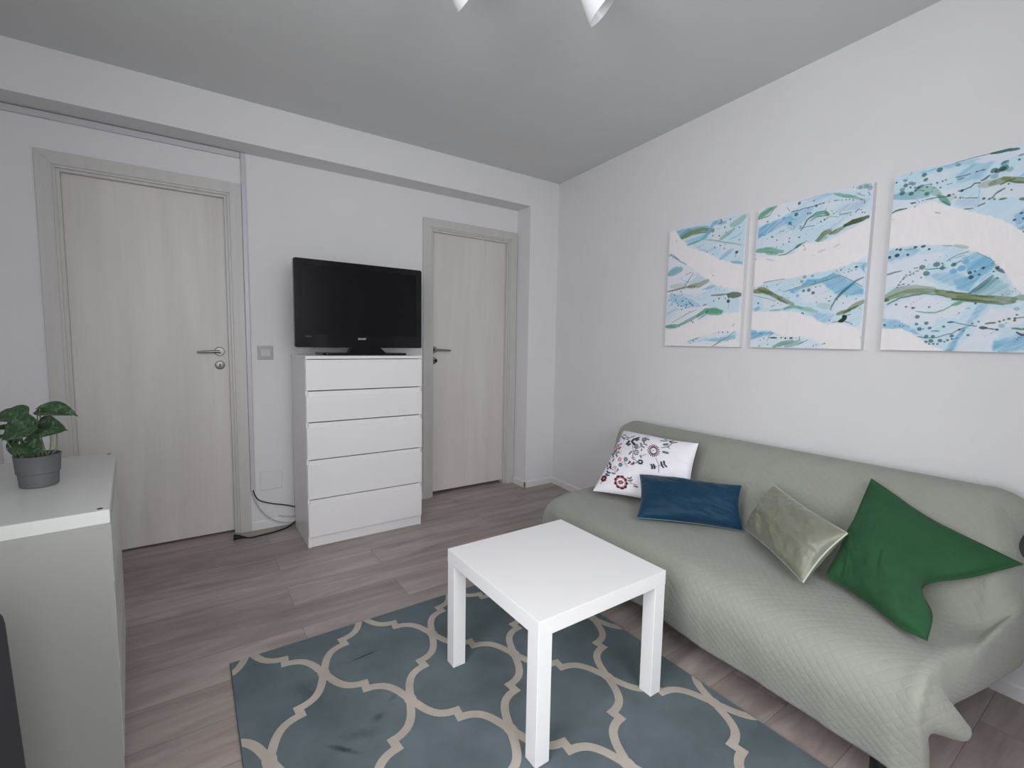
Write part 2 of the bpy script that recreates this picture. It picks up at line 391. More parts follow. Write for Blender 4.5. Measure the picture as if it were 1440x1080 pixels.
    if wob:                                   # fine splashes of thinned paint over the washes
        rs = np.random.RandomState(int(w) + len(cmds))
        for q in range(26):
            cx_, cy_, an, ln = rs.rand() * w, rs.rand() * h, .35 + .5 * rs.rand(), 30 + 70 * rs.rand()
            ck = ('k', 'G', 'O', 'k')[q % 4]
            for t_ in np.sort(rs.rand(9)):
                px, py = cx_ + (t_ - .5) * ln * math.cos(an) + rs.randn() * 3, cy_ + (t_ - .5) * ln * math.sin(an) + rs.randn() * 3
                r = .9 + 1.6 * rs.rand() ** 2
                sl = (slice(max(0, int((px - 5) / w * nx)), max(0, int((px + 5) / w * nx) + 2)), slice(max(0, int((py - 5) / h * ny)), max(0, int((py + 5) / h * ny) + 2)))
                if X[sl].size == 0: continue
                a = np.clip(r - np.hypot(X[sl] - px, (Y[sl] - py) * 1.2) + .5, 0, 1) * .8 * (1 - wmask[sl])
                img[sl] = img[sl] * (1 - a[..., None]) + alb(PAL[ck]) * a[..., None]
    return np.clip(img, 0, 1)

# ================================================================== SETTING
# ---- floor
bm = BM(); box(bm, -1.1, 2.95, YN - .12, 3.55, -.1, 0)
tag(obj('floor', bm, M['floor']), kind='structure')
# ---- ceiling
bm = BM(); box(bm, -1.1, 2.95, YN - .12, 3.55, H_CEIL, H_CEIL + .12)
tag(obj('ceiling', bm, M['ceiling']), kind='structure')
# ---- back wall with door openings, beam and corner pier
D1X = (-.591, .289); D2X = (1.4482, 2.2901); HD = 2.1184; OV = .045
bm = BM()
for x0, x1 in ((-1.1, D1X[0] + OV), (D1X[1] - OV, D2X[0] + OV), (D2X[1] - OV, 2.95)): box(bm, x0, x1, YD, YD + .12, 0, H_CEIL)
for x0, x1 in ((D1X[0] + OV, D1X[1] - OV), (D2X[0] + OV, D2X[1] - OV)): box(bm, x0, x1, YD, YD + .12, HD - OV, H_CEIL)
box(bm, -1.1, 2.95, YD + .13, YD + .2, 0, H_CEIL)
box(bm, -1.1, 2.95, CY, YD, H_BEAM, H_CEIL)
box(bm, XP, 2.95, CY, YD, 0, H_BEAM)
tag(obj('wall_back', bm, M['wall']), kind='structure')
# ---- right wall (4.6 degrees off square)
bm = BM(); p = [RW(-.35, 0, 0), RW(4.4, 0, 0), RW(4.4, -.14, 0), RW(-.35, -.14, 0)]
prism(bm, [(v.x, v.y) for v in p], 0, H_CEIL, 'z'); tag(obj('wall_right', bm, M['wall']), kind='structure')
# ---- left wall
bm = BM()
def lw(bm, a, b, z0, z1):
    q0 = LW0 + LWD * a; q1 = LW0 + LWD * b
    prism(bm, [(v.x, v.y) for v in (q0, q1, q1 - LWN * .14, q0 - LWN * .14)], z0, z1, 'z')
lw(bm, -.25, WIN[0], 0, H_CEIL); lw(bm, WIN[1], 4.5, 0, H_CEIL); lw(bm, WIN[0], WIN[1], 0, WIN[2]); lw(bm, WIN[0], WIN[1], WIN[3], H_CEIL)
tag(obj('wall_left', bm, M['wall']), kind='structure')
# ---- near wall (behind the camera), with an added shading pier
bm = BM(); box(bm, -1.1, WN[0], YN - .12, YN, 0, H_CEIL); box(bm, WN[1], 2.95, YN - .12, YN, 0, H_CEIL)
box(bm, 1.40, 2.95, YN, -.28, 0, H_CEIL); box(bm, WN[0], WN[1], YN - .12, YN, 0, WN[2]); box(bm, WN[0], WN[1], YN - .12, YN, WN[3], H_CEIL)  # first box: unseen pier added to shade the floor by the sofa's near end
tag(obj('wall_near', bm, M['wall']), kind='structure')

# ---- baseboards
BH, BT = .055, .012
def bb(bm, a, b, nrm):
    a, b, nrm = Vector(a), Vector(b), Vector(nrm)
    d = (b - a).normalized(); P = []
    prof = [(0, 0), (BT, 0), (BT, BH - .008), (BT - .006, BH), (0, BH)]
    for e in (a, b): P.append([bm.verts.new((e + nrm * t + Vector((0, 0, z)))) for t, z in prof])
    n = len(prof); bm.faces.new(P[0]); bm.faces.new(P[1][::-1])
    for i in range(n): bm.faces.new((P[0][i], P[0][(i + 1) % n], P[1][(i + 1) % n], P[1][i]))
bm = BM()
bb(bm, (D1X[1] + .001, YD, 0), (D2X[0] - .001, YD, 0), (0, -1, 0)); bb(bm, (-.77, YD, 0), (D1X[0] - .001, YD, 0), (0, -1, 0))
bb(bm, (XP, YD - .02, 0), (XP, CY - BT, 0), (-1, 0, 0)); bb(bm, (XP - BT, CY, 0), (CX, CY, 0), (0, -1, 0))
tag(obj('baseboard_back', bm, M['trim']), kind='structure')
bm = BM(); bb(bm, RW(0, 0, 0), RW(4.05, 0, 0), N1); tag(obj('baseboard_right', bm, M['trim']), kind='structure')
bm = BM(); bb(bm, LW0, LW0 + LWD * 4.2, LWN); tag(obj('baseboard_left', bm, M['trim']), kind='structure')

# ---- doors
def mframe(bm, x0, x1, zt, w, y0, y1):
    prism(bm, [(x0, 0), (x0 + w, 0), (x0 + w, zt - w), (x0, zt)], y0, y1, 'y')
    prism(bm, [(x1, 0), (x1, zt), (x1 - w, zt - w), (x1 - w, 0)], y0, y1, 'y')
    prism(bm, [(x0, zt), (x0 + w, zt - w), (x1 - w, zt - w), (x1, zt)], y0, y1, 'y')
def lever(root, x, z, sgn, L, key):
    h = None
    m = Matrix.Translation((x, YD + .036, z)) @ Matrix.Rotation(PI / 2, 4, 'X')
    bm = BM(); lathe(bm, [(0, .012), (.022, .012), (.0255, .009), (.0265, 0), (.02, -.002)], 36, m)
    lathe(bm, [(.0105, .010), (.0105, .05), (.0, .052)], 24, m)
    tube(bm, crom([(x, YD - .010, z), (x + sgn * .02, YD - .012, z + .001), (x + sgn * L * .5, YD - .012, z - .001), (x + sgn * L, YD - .004, z - .003)], 8), lambda f: .0095 - .003 * f, 14)
    h = obj('door_handle', bm, M['steel'], root, True, .6)
    zk = z - .082
    m2 = Matrix.Translation((x, YD + .036, zk)) @ Matrix.Rotation(PI / 2, 4, 'X')
    bm = BM(); lathe(bm, [(0, .008), (.022, .008), (.0255, .006), (.0265, 0), (.02, -.002)], 36, m2)
    e = obj('key_rosette', bm, M['steel'], root, True, .6)
    bm = BM()
    if key:
        prism(bm, [(x + .002 + .011 * math.cos(a), zk + .012 * math.sin(a)) for a in [k * PI / 8 for k in range(16)]], YD - .004, YD - .001, 'y')
        box(bm, x - .003, x + .006, YD - .004, YD + .03, zk - .003, zk + .003)
        obj('key', bm, M['black'], e)
    else:
        prism(bm, [(x + .0045 * math.cos(a), zk + .004 + .0045 * math.sin(a)) for a in [k * PI / 8 for k in range(16)]], YD + .0255, YD + .0278, 'y')
        box(bm, x - .0028, x + .0028, YD + .0255, YD + .0278, zk - .009, zk + .004)
        obj('keyhole', bm, M['dark'], e)
def door(name, X, seed, hx, sgn, L, key, gap, label):
    root = empty(name, (0, 0, 0)); tag(root, label, kind='structure')
    x0, x1 = X
    bm = BM(); mframe(bm, x0, x1, HD, .062, YD - .014, YD + .03)
    mframe(bm, x0 + .0605, x1 - .0605, HD - .0605, .014, YD - .006, YD + .05)
    mframe(bm, x0 + .073, x1 - .073, HD - .073, .016, YD + .006, YD + .08)
    bmesh.ops.bevel(bm, geom=[e for e in bm.edges], offset=.0012, segments=1, affect='EDGES')
    f = obj('door_frame', bm, M['frame'], root)
    bm = BM(); box(bm, x0 + .082, x1 - .082, YD + .036, YD + .072, gap, HD - .082, .0015, 1)
    lf = obj('door_leaf', bm, M['wood'], root)
    lever(root, hx, 1.13 if not key else 1.147, sgn, L, key)
    return root
door('door_1', D1X, 1, .153, -1, .112, False, .012, 'left white wood door with lever handle on its right and open keyhole')
door('door_2', D2X, 2, 1.556, 1, .125, True, .028, 'right white wood door beside the drawers with lever on its left and a key')

# ---- cable trunking
bm = BM(); box(bm, -.77, .2875, YD - .016, YD, 2.266, 2.298, .002, 1)
t1 = obj('cable_trunking', bm, M['trunk']); tag(t1, 'long grey plastic cable trunking running horizontally under the beam above left door', 'cable trunking')
bm = BM(); box(bm, .2905, .3155, YD - .016, YD, .262, 2.2985, .002, 1)
t2 = obj('cable_trunking', bm, M['trunk']); tag(t2, 'upright grey plastic cable trunking beside the right edge of the left door frame', 'cable trunking')
# ---- light switch
root = empty('light_switch', (.3945, YD, 1.1235)); tag(root, 'square white light switch on wall between left door and television', 'light switch')
bm = BM(); box(bm, -.044, .044, -.009, 0, -.042, .042, .004, 2); obj('switch_plate', bm, M['switch_plate'], root)
bm = BM(); box(bm, -.027, .027, -.0135, -.008, -.024, .024, .0015, 1); obj('rocker', bm, M['switch'], root)
bm = BM(); box(bm, .343, .471, YD - .006, YD, .25, .375, .002, 1)
tag(obj('cover_plate', bm, mat('painted_plate', (.715, .705, .725), .5)), 'blank white square cover plate low on wall left of the drawers', 'wall plate')

# ================================================================== TALL CHEST OF DRAWERS
def chest(name, loc, rz, W, Dp, H, zs, topt, label, mt, notch=True, over=.016, side=None):
    root = empty(name, loc, rz); tag(root, label, 'chest of drawers')
    st = .016
    bm = BM(); box(bm, 0, st, 0, Dp, 0, H - topt, .0008, 1); box(bm, W - st, W, 0, Dp, 0, H - topt, .0008, 1)
    box(bm, st, W - st, Dp - .008, Dp - .002, .05, H - topt); box(bm, st, W - st, .004, .016, .001, zs[-1] - .002); box(bm, st, W - st, .02, Dp - .01, .055, .065)
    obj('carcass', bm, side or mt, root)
    bm = BM(); box(bm, 0, W, -over, Dp, H - topt, H, .0012, 1); obj('top_panel', bm, mt, root)
    for i in range(len(zs) - 1):
        z1, z0 = zs[i], zs[i + 1]
        bm = BM(); lipd = .030
        # main slab plus a set-back grip strip at its top
        zt = z1 - (lipd if i else .002)
        prism(bm, [(-over, z0 + .0015), (-.0005, z0 + .0015), (-.0005, zt), (-over, zt)], .0015, W - .0015, 'x')
        if i: prism(bm, [(-over + .001, zt - .001), (-.0005, zt - .001), (-.0005, z1 - .0045), (-over + .003, z1 - .0045)], .012, W - .012, 'x')
        bmesh.ops.bevel(bm, geom=bm.edges[:], offset=.0007, segments=1, affect='EDGES')
        box(bm, .02, W - .02, .0, Dp - .04, z0 + .012, z1 - .05)
        obj('drawer', bm, mt, root)
    return root
chest('chest_of_drawers', (.5352, 2.837, 0), .002, .70, .40, 1.12, [1.100, .922, .741, .523, .290, .066], .018,
      'tall white five-drawer chest of drawers standing between two doors under the television', M['lam'])

# ---- low chest, near left
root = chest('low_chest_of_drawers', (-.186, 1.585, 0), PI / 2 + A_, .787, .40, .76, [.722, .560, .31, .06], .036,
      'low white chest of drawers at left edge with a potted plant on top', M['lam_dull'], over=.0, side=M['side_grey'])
for x, y in ((.022, .02), (.76, .02)):
    bm = BM(); prism(bm, [(x + .0065 * math.cos(k * PI / 10), y + .0065 * math.sin(k * PI / 10)) for k in range(20)], .7598, .7606, 'z'); obj('screw_hole', bm, M['dark'], root)

root = empty('suitcase', (-.425, .98, 0)); tag(root, 'dark grey upright case at bottom left corner in front of the low chest', 'suitcase')
bm = BM(); t = bmesh.new(); box(t, -.125, .135, -.2, .27, .03, .70, .03, 4)
for v in t.verts: v.co.x += .04 * (.35 - v.co.z) * (v.co.x > 0)
merge(bm, t); obj('shell', bm, mat('charcoal_fabric', (.035, .036, .04), .85), root, True)
bm = BM(); tube(bm, crom([(-.06, 0, .69), (-.06, 0, .725), (.06, 0, .725), (.06, 0, .69)], 8), .008, 10); obj('handle', bm, M['black'], root, True)
for x in (-.11, .11):
    for y in (-.15, .22):
        bm = BM(); lathe(bm, [(0, -.01), (.016, -.01), (.018, 0), (.016, .01), (0, .01)], 20, Matrix.Translation((x, y, .0185)) @ Matrix.Rotation(PI / 2, 4, 'X')); box(bm, x - .014, x + .014, y - .012, y + .012, .018, .035); obj('wheel', bm, M['black'], root)

# ================================================================== TELEVISION
root = empty('television', (.507, 2.955, 1.12), 0); tag(root, 'black flat screen television standing on the tall white chest of drawers', 'television')
W_, Z0, Z1 = .783, .045, .557
def rrect(x0, x1, z0, z1, r, n=6):
    P = []
    for cx, cz, a0 in ((x1 - r, z1 - r, 0), (x0 + r, z1 - r, PI / 2), (x0 + r, z0 + r, PI), (x1 - r, z0 + r, 1.5 * PI)):
        P += [(cx + r * math.cos(a0 + k * PI / 2 / n), cz + r * math.sin(a0 + k * PI / 2 / n)) for k in range(n + 1)]
    return P
def ringprism(bm, outer, inner, y0, y1):
    n = len(outer)
    vo0 = [bm.verts.new((a, y0, b)) for a, b in outer]; vo1 = [bm.verts.new((a, y1, b)) for a, b in outer]
    vi0 = [bm.verts.new((a, y0, b)) for a, b in inner]; vi1 = [bm.verts.new((a, y1, b)) for a, b in inner]
    for i in range(n):
        j = (i + 1) % n
        bm.faces.new((vo0[i], vo0[j], vo1[j], vo1[i])); bm.faces.new((vi0[i], vi1[i], vi1[j], vi0[j]))
        bm.faces.new((vo0[i], vi0[i], vi0[j], vo0[j])); bm.faces.new((vo1[i], vo1[j], vi1[j], vi1[i]))
bm = BM(); ringprism(bm, rrect(0, W_, Z0, Z1, .012), rrect(.041, W_ - .038, Z0 + .077, Z1 - .037, .002), 0, .03)
prism(bm, [(.002, Z0 + .018), (.002, Z0 + .003), (W_ - .002, Z0 + .003), (W_ - .002, Z0 + .018)], -.006, 0, 'y')
obj('bezel', bm, M['black_gloss'], root)
bm = BM(); prism(bm, rrect(.041, W_ - .038, Z0 + .077, Z1 - .037, .002), .004, .02, 'y'); obj('screen', bm, M['screen'], root)
bm = BM(); box(bm, .01, W_ - .01, .03, .06, Z0 + .012, Z1 - .012, .01); box(bm, .14, W_ - .14, .06, .10, Z0 + .05, Z1 - .12, .015); obj('rear_housing', bm, M['black'], root)
bm = BM(); prism(bm, [(.31, .012), (.545, .012), (.50, .05), (.33, .05)], .01, .075, 'y'); box(bm, .355, .455, .03, .06, .03, .09); obj('stand_neck', bm, M['black_gloss'], root)
bm = BM(); prism(bm, rrect(.14, .655, -.075, .165, .03), 0, .015, 'z'); bmesh.ops.bevel(bm, geom=bm.edges[:], offset=.002, segments=1, affect='EDGES'); obj('stand_base', bm, M['black_gloss'], root)
def text(name, body, size, loc, mt, parent, bold=0):
    cu = bpy.data.curves.new(name, 'FONT'); cu.body = body; cu.size = size; cu.extrude = .0004; cu.align_x = 'CENTER'; cu.offset = bold
    o = bpy.data.objects.new(name + '_tmp', cu); COL.objects.link(o)
    dg = bpy.context.evaluated_depsgraph_get(); me = bpy.data.meshes.new_from_object(o.evaluated_get(dg)); bpy.data.objects.remove(o)
    me.name = name; me.materials.clear(); q = link(name, me, mt, parent); q.location = loc; q.rotation_euler = (PI / 2, 0, 0); return q
text('lettering', 'SHARP', .017, (.387, -.0008, Z0 + .049), M['letter'], root, .0002)
text('small_lettering', 'AQUOS', .010, (.072, -.0008, Z0 + .062), mat('dim_lettering', (.12, .12, .13), .4), root)

# ================================================================== CABLES by the chest
def cable(name, pts, r, mt, label, plug=None):
    bm = BM(); tube(bm, crom(pts, 10), r, 10); o = obj(name, bm, mt, None, True); tag(o, label, 'cable', 'cables trailing behind the tall chest of drawers'); return o
cable('black_cable', [(.303, YD - .008, .27), (.31, YD - .02, .235), (.335, YD - .025, .195), (.40, YD - .03, .165), (.48, YD - .03, .14), (.56, YD - .03, .11), (.62, YD - .03, .1)], .0035, M['black'], 'thin black cable leaving the upright trunking and drooping behind the chest')
cable('white_cable', [(.298, YD - .012, .258), (.31, YD - .02, .20), (.345, YD - .025, .125), (.40, YD - .03, .062), (.47, YD - .032, .025), (.56, YD - .03, .012), (.62, YD - .03, .012)], .0042, M['cable_white'], 'grey-white cable curving from trunking down to the floor behind the chest')
cable('white_cable', [(.445, YD - .02, .075), (.48, YD - .022, .06), (.54, YD - .02, .05), (.60, YD - .02, .045)], .0035, M['cable_white'], 'short grey-white cable end with bare tip beside the chest back')
root = empty('power_cord', (.2, 3.19, 0)); tag(root, 'black power cord with plug lying on the floor left of the drawers', 'cable', 'cables trailing behind the tall chest of drawers')
bm = BM(); tube(bm, [Vector(v) - Vector((.2, 3.19, 0)) for v in crom([(.235, 3.172, .012), (.27, 3.165, .006), (.33, 3.175, .0045), (.41, 3.19, .0045), (.48, 3.22, .0055), (.53, 3.252, .02), (.575, 3.262, .05)], 10)], .0042, 10); obj('cord', bm, M['black'], root, True)
bm = BM(); tube(bm, [Vector(v) - Vector((.2, 3.19, 0)) for v in crom([(.182, 3.181, .021), (.190, 3.1795, .021), (.196, 3.178, .021), (.21, 3.175, .020), (.228, 3.172, .015), (.25, 3.17, .009)], 6)], lambda f: .0205 * (min(1, (f + .004) * 9) ** .5) * (1 - .78 * f ** 1.3), 18)
obj('plug', bm, M['black'], root, True)

# ================================================================== SIDE TABLE
TX, TY, TS = .7687, .966, .55
root = empty('side_table', (TX, TY, 0), .004); tag(root, 'small square white table with thick legs standing on the patterned rug', 'table')
bm = BM(); box(bm, 0, TS, 0, TS, .40, .45, .0015, 2); obj('tabletop', bm, M['table'], root)
for x, y in ((0.0008, .0008), (TS - .0508, .0008), (0.0008, TS - .0508), (TS - .0508, TS - .0508)):
    bm = BM(); box(bm, x, x + .05, y, y + .05, .0095, .3998, .0012, 1); obj('leg', bm, M['table'], root)

# ================================================================== RUG with trellis pattern
RX0, RX1, RY0, RY1 = .085, 1.485, -.055, 1.945
RUGZ = .008
M['rug'] = add_noise_var(mat('rug_teal_pile', (.105, .14, .15), .95, spec=.1), (.118, .15, .162), .18, 5, .5, 500, detail=6)
def stain_rug():
    m = M['rug']; k = NT(m); tc = k.n('ShaderNodeTexCoord'); src = k.b.inputs['Base Color'].links[0].from_socket
    last = src
    for (x, y, rx, ry, ang, st) in ((.515, 1.715, .075, .007, .1, .55), (.46, 1.395, .03, .02, .2, .35), (.335, 1.335, .012, .07, .75, .5), (.53, 1.45, .03, .012, .4, .2), (.30, 1.62, .035, .1, .3, .22), (.40, 1.36, .08, .03, -.4, .22)):
        mp = k.n('ShaderNodeMapping', vector_type='TEXTURE'); mp.inputs['Location'].default_value = (x, y, RUGZ); mp.inputs['Rotation'].default_value = (0, 0, ang); mp.inputs['Scale'].default_value = (rx, ry, 1)
        k.l(tc.outputs['Object'], mp.inputs[0]); gr = k.n('ShaderNodeTexGradient', gradient_type='SPHERICAL')
        nz = k.n('ShaderNodeTexNoise'); nz.inputs['Scale'].default_value = 70; k.l(tc.outputs['Object'], nz.inputs[0])
        vm = k.n('ShaderNodeVectorMath', operation='MULTIPLY_ADD'); vm.inputs[1].default_value = (.9, .9, 0); k.l(nz.outputs['Color'], vm.inputs[0]); 
        sb = k.n('ShaderNodeVectorMath', operation='SUBTRACT'); sb.inputs[1].default_value = (.45, .45, 0); k.l(vm.outputs[0], sb.inputs[0]); k.l(mp.outputs[0], vm.inputs[2]); k.l(sb.outputs[0], gr.inputs[0])
        mu = k.n('ShaderNodeMath', operation='MULTIPLY', use_clamp=True); mu.inputs[1].default_value = st * 2; k.l(gr.outputs['Fac'], mu.inputs[0])
        mx = k.n('ShaderNodeMix', data_type='RGBA'); k.l(mu.outputs[0], mx.inputs[0]); k.l(last, mx.inputs[6]); mx.inputs[7].default_value = (.03, .04, .045, 1); last = mx.outputs[2]
    k.l(last, k.b.inputs['Base Color'])
stain_rug()
M['rug_line'] = add_noise_var(mat('rug_cream_pile', (.42, .37, .32), .95, spec=.1), (.43, .385, .335), .10, 9, .5, 500)
M['rug_edge'] = mat('rug_binding', (.06, .08, .08), .9)
def clip(poly):
    for ax, v, s in ((0, RX0 + .004, 1), (0, RX1 - .004, -1), (1, RY0 + .004, 1), (1, RY1 - .004, -1)):
        out = []
        for i in range(len(poly)):
            a, b = poly[i], poly[(i + 1) % len(poly)]; ia = (a[ax] - v) * s >= 0; ib = (b[ax] - v) * s >= 0
            if ia: out.append(a)
            if ia != ib:
                t = (v - a[ax]) / (b[ax] - a[ax]); out.append((a[0] + t * (b[0] - a[0]), a[1] + t * (b[1] - a[1])))
        poly = out
        if not poly: return None
    return poly
bm = BM(); box(bm, RX0, RX1, RY0, RY1, .0005, RUGZ, .002, 1)
for f in bm.faces: f.material_index = 0 if f.normal.z > .9 or f.calc_center_median().z > RUGZ - .0003 else 2
LX, LY, BW = .2135, .2885, .0135
half = [(.005, .0175), (.012, .0185), (.024, .0215), (.036, .0265), (.049, .034), (.060, .0435), (.070, .056), (.080, .073), (.088, .091), (.094, .108), (.1, .125), (LX / 2, LY / 2)]
# centreline for the edge from upper-left junction to lower-right junction around its kink (0,0)
line = [(-x, y) for x, y in half[::-1]][:-1] + [(.0015, .0165), (.0, .0), (-.0015, -.0165)] + [(x, -y) for x, y in half][1:]
def ribbon(pts, w):
    L, R = [], []
    for i, p in enumerate(pts):
        a = Vector(pts[max(i - 1, 0)]); b = Vector(p); c = Vector(pts[min(i + 1, len(pts) - 1)])
        d1 = (b - a).normalized() if i else (c - b).normalized(); d2 = (c - b).normalized() if i < len(pts) - 1 else d1
        n1 = Vector((-d1.y, d1.x)); n2 = Vector((-d2.y, d2.x)); m = (n1 + n2).normalized(); q = w / max(.55, m.dot(n1))
        L.append(b + m * q); R.append(b - m * q)
    return L, R
zc = 0
for i in range(-3, 9):
    for j in range(-1, 9):
        jx, jy = .363 + LX * i, 1.70 - LY * j
        if (i + j) % 2: continue
        for sg in (1, -1):
            pts = [(jx + sg * (LX / 2 + x), jy - LY / 2 + y) for x, y in line]
            L, R = ribbon(pts, BW); zc += 1
            zz = RUGZ + .0012 + (zc % 4) * .00006
            for k in range(len(pts) - 1):
                q = clip([tuple(L[k]), tuple(L[k + 1]), tuple(R[k + 1]), tuple(R[k])])
                if not q or len(q) < 3: continue
                try:
                    f = bm.faces.new([bm.verts.new((x, y, zz)) for x, y in q]); f.material_index = 1
                    if f.normal.z < 0: f.normal_flip()
                    for a_ in range(len(q)):
                        b_ = (a_ + 1) % len(q)
                        g = bm.faces.new([bm.verts.new((*q[a_], zz)), bm.verts.new((*q[b_], zz)), bm.verts.new((*q[b_], RUGZ - .001)), bm.verts.new((*q[a_], RUGZ - .001))]); g.material_index = 1
                except Exception: pass
        # junction pad
        pad = clip([(jx + .020 * a, jy + .030 * b) for a, b in ((1, .2), (.75, .9), (0, 1.25), (-.75, .9), (-1, .2), (-1, -.2), (-.75, -.9), (0, -1.25), (.75, -.9), (1, -.2))])
        if pad and len(pad) > 2:
            f = bm.faces.new([bm.verts.new((x, y, RUGZ + .0016)) for x, y in pad]); f.material_index = 1
me = bpy.data.meshes.new('rug'); bm.to_mesh(me); bm.free()
tag(link('rug', me, [M['rug'], M['rug_line'], M['rug_edge']]), 'grey-teal rug with cream trellis pattern lying under the white table', 'rug')

# ================================================================== SOFA (local frame: x = along the wall, y = out of the wall)
SOFA_RZ = PI / 2 + A_      # local +x -> -D1 ; we map (s, n) -> local (-s, ...)
def SW(s, n, z): return RW(s, n, z)
def sofa_box(bm, s0, s1, n0, n1, z0, z1, bev=0, seg=2, fn=None):
    t = bmesh.new(); box(t, s0, s1, n0, n1, z0, z1, bev, seg)
    for v in t.verts:
        s, n, z = v.co
        if fn: s, n, z = fn(s, n, z)
        v.co = RW(s, n, z)
    merge(bm, t)
root = empty('sofa', RW(2.0, .5, 0)); tag(root, 'long low sofa bed hidden under the sage green cover against the right wall', 'sofa')
def sp(name, bm, mt, smooth=False):
    o = obj(name, bm, mt, None, smooth); o.parent = root; o.matrix_parent_inverse = Matrix.Translation(-Vector(root.location)); return o
bm = BM(); sofa_box(bm, 1.36, 2.862, .16, .855, .185, .375, .035, 4); sp('mattress', bm, M['pink'], True)
lean = lambda s, n, z: (s, n + (.74 - z) * .45 if n > .12 else n, z)
bm = BM(); sofa_box(bm, 1.10, 2.81, .06, .18, .40, .715, .03, 4, lambda s, n, z: (s, n + (.715 - z) * .42, z)); sp('backrest', bm, M['sofa_dark'], True)
bm = BM(); sofa_box(bm, 1.15, 2.80, .20, .80, .15, .183, .004, 1)
sp('frame', bm, M['metal_black'])
for s, n in ((1.25, .28), (1.25, .74), (2.70, .28), (2.785, .80)):
    bm = BM(); lathe(bm, [(0, .0), (.026, .0), (.03, .01), (.03, .155), (0, .155)], 24, Matrix.Translation(RW(s, n, 0))); sp('leg', bm, M['metal_black'])

# ---- the cover
def lerp(a, b, t): return a + (b - a) * t
PROF = [(.035, .52), (.035, .62), (.045, .70), (.085, .738), (.15, .742), (.205, .715), (.27, .62), (.335, .51), (.385, .435), (.44, .407), (.54, .402), (.66, .402), (.79, .400), (.885, .388), (.932, .348), (.945, .280), (.93, .20), (.905, .12)]
SF = [1.05, 1.05, 1.05, 1.05, 1.06, 1.07, 1.10, 1.14, 1.17, 1.19, 1.21, 1.235, 1.255, 1.275, 1.30, 1.31, 1.32, 1.33]
SNr = [2.80, 2.80, 2.80, 2.795, 2.795, 2.80, 2.83, 2.86, 2.88, 2.875, 2.87, 2.868, 2.868, 2.876, 2.882, 2.884, 2.885, 2.886]
NEAR = {  # profile index -> (ring1, ring2, ring3)
 0: ((2.85, .04, .52), (2.86, .05, .50), (2.862, .05, .49)),
 1: ((2.85, .04, .615), (2.86, .05, .56), (2.862, .05, .53)),
 2: ((2.85, .05, .69), (2.862, .06, .62), (2.865, .06, .585)),
 3: ((2.85, .09, .72), (2.868, .10, .66), (2.872, .10, .62)),
 4: ((2.85, .15, .72), (2.87, .15, .67), (2.875, .15, .635)),
 5: ((2.835, .195, .69), (2.858, .19, .655), (2.866, .185, .63)),
 6: ((2.865, .25, .60), (2.872, .235, .59), (2.875, .225, .585)),
 7: ((2.895, .29, .50), (2.915, .23, .49), (2.925, .17, .49)),
 8: ((2.915, .33, .445), (2.93, .26, .39), (2.935, .19, .37)),
 9: ((2.908, .40, .415), (2.925, .34, .32), (2.925, .28, .275)),
 10: ((2.892, .52, .375), (2.90, .48, .29), (2.902, .43, .25)),
 11: ((2.884, .65, .355), (2.889, .62, .29), (2.884, .58, .245)),
 12: ((2.880, .765, .362), (2.886, .735, .30), (2.880, .69, .245)),
 13: ((2.884, .825, .360), (2.908, .765, .30), (2.930, .712, .24)),
 14: ((2.892, .87, .325), (2.918, .80, .265), (2.930, .74, .215)),
 15: ((2.888, .87, .245), (2.884, .825, .235), (2.872, .785, .215)),
 16: ((2.888, .845, .175), (2.882, .81, .175), (2.870, .78, .18)),
 17: ((2.888, .805, .085), (2.880, .78, .095), (2.868, .765, .11)),
}
MIDF = [.02, .10, .25, .42, .58, .75, .90, .965, .997]
cols = []
# far drape rings
def far_ring(k):
    out = []
    for j, (n, z) in enumerate(PROF):
        z2 = z - .03 * (n < .2)
        dz = (.0, .05, .16, .26)[k]; ds = (.0, -.02, -.035, -.04)[k]
        zz = max(.10, z2 - dz) if j < 14 else max(.09, z2 - dz * .4)
        out.append((SF[j] + ds, n, zz))
    return out
for k in (3, 2, 1): cols.append(far_ring(k))
for fi, f in enumerate(MIDF):
    c = []
    for j, (n, z) in enumerate(PROF):
        s = lerp(SF[j], SNr[j], f)
        up = .035 * (f - .45) * (1 if 2 <= j <= 6 else (.6 if j in (1, 7) else 0))
        if 2 <= j <= 5: up -= .012
        zz = z + up
        if j >= 9 and j <= 13: zz -= .006 * math.sin(f * 9 + 1) + .006 * (f < .1)
        if fi >= 7 and j in (8, 9, 10, 11): zz -= (.02, .03, .025, .012)[j - 8]
        if j == 17: zz += (.02, .015, .0, .005, -.008, .0, .0, .0, -.03)[fi]
        nn = n
        if j >= 13: nn = n + (.0, .015, .02, .0, -.012, -.02, -.025, -.03, -.03 - .012 * max(0, j - 14))[fi]
        if j == 17: nn += (.0, .01, .0, -.012, -.005, .0, .0, .005, .0)[fi]
        c.append((s, nn, zz))
    cols.append(c)
for k in range(3): cols.append([NEAR[j][k] for j in range(18)])
CP = np.array(cols)            # (ncol, 18, 3)
def crom_arr(P, n):
    out = []
    m = len(P)
    for i in range(m - 1):
        p0, p1, p2, p3 = P[max(i - 1, 0)], P[i], P[i + 1], P[min(i + 2, m - 1)]
        for k in range(n):
            t = k / n; out.append(.5 * ((2 * p1) + (p2 - p0) * t + (2 * p0 - 5 * p1 + 4 * p2 - p3) * t * t + (3 * p1 - p0 - 3 * p2 + p3) * t ** 3))
    out.append(P[-1]); return np.array(out)
G = crom_arr(CP, 14)                                   # along s
G = np.swapaxes(crom_arr(np.swapaxes(G, 0, 1), 8), 0, 1)   # along the profile
S_, N_, Z_ = G[..., 0], G[..., 1], G[..., 2]
dn = np.zeros(S_.shape)
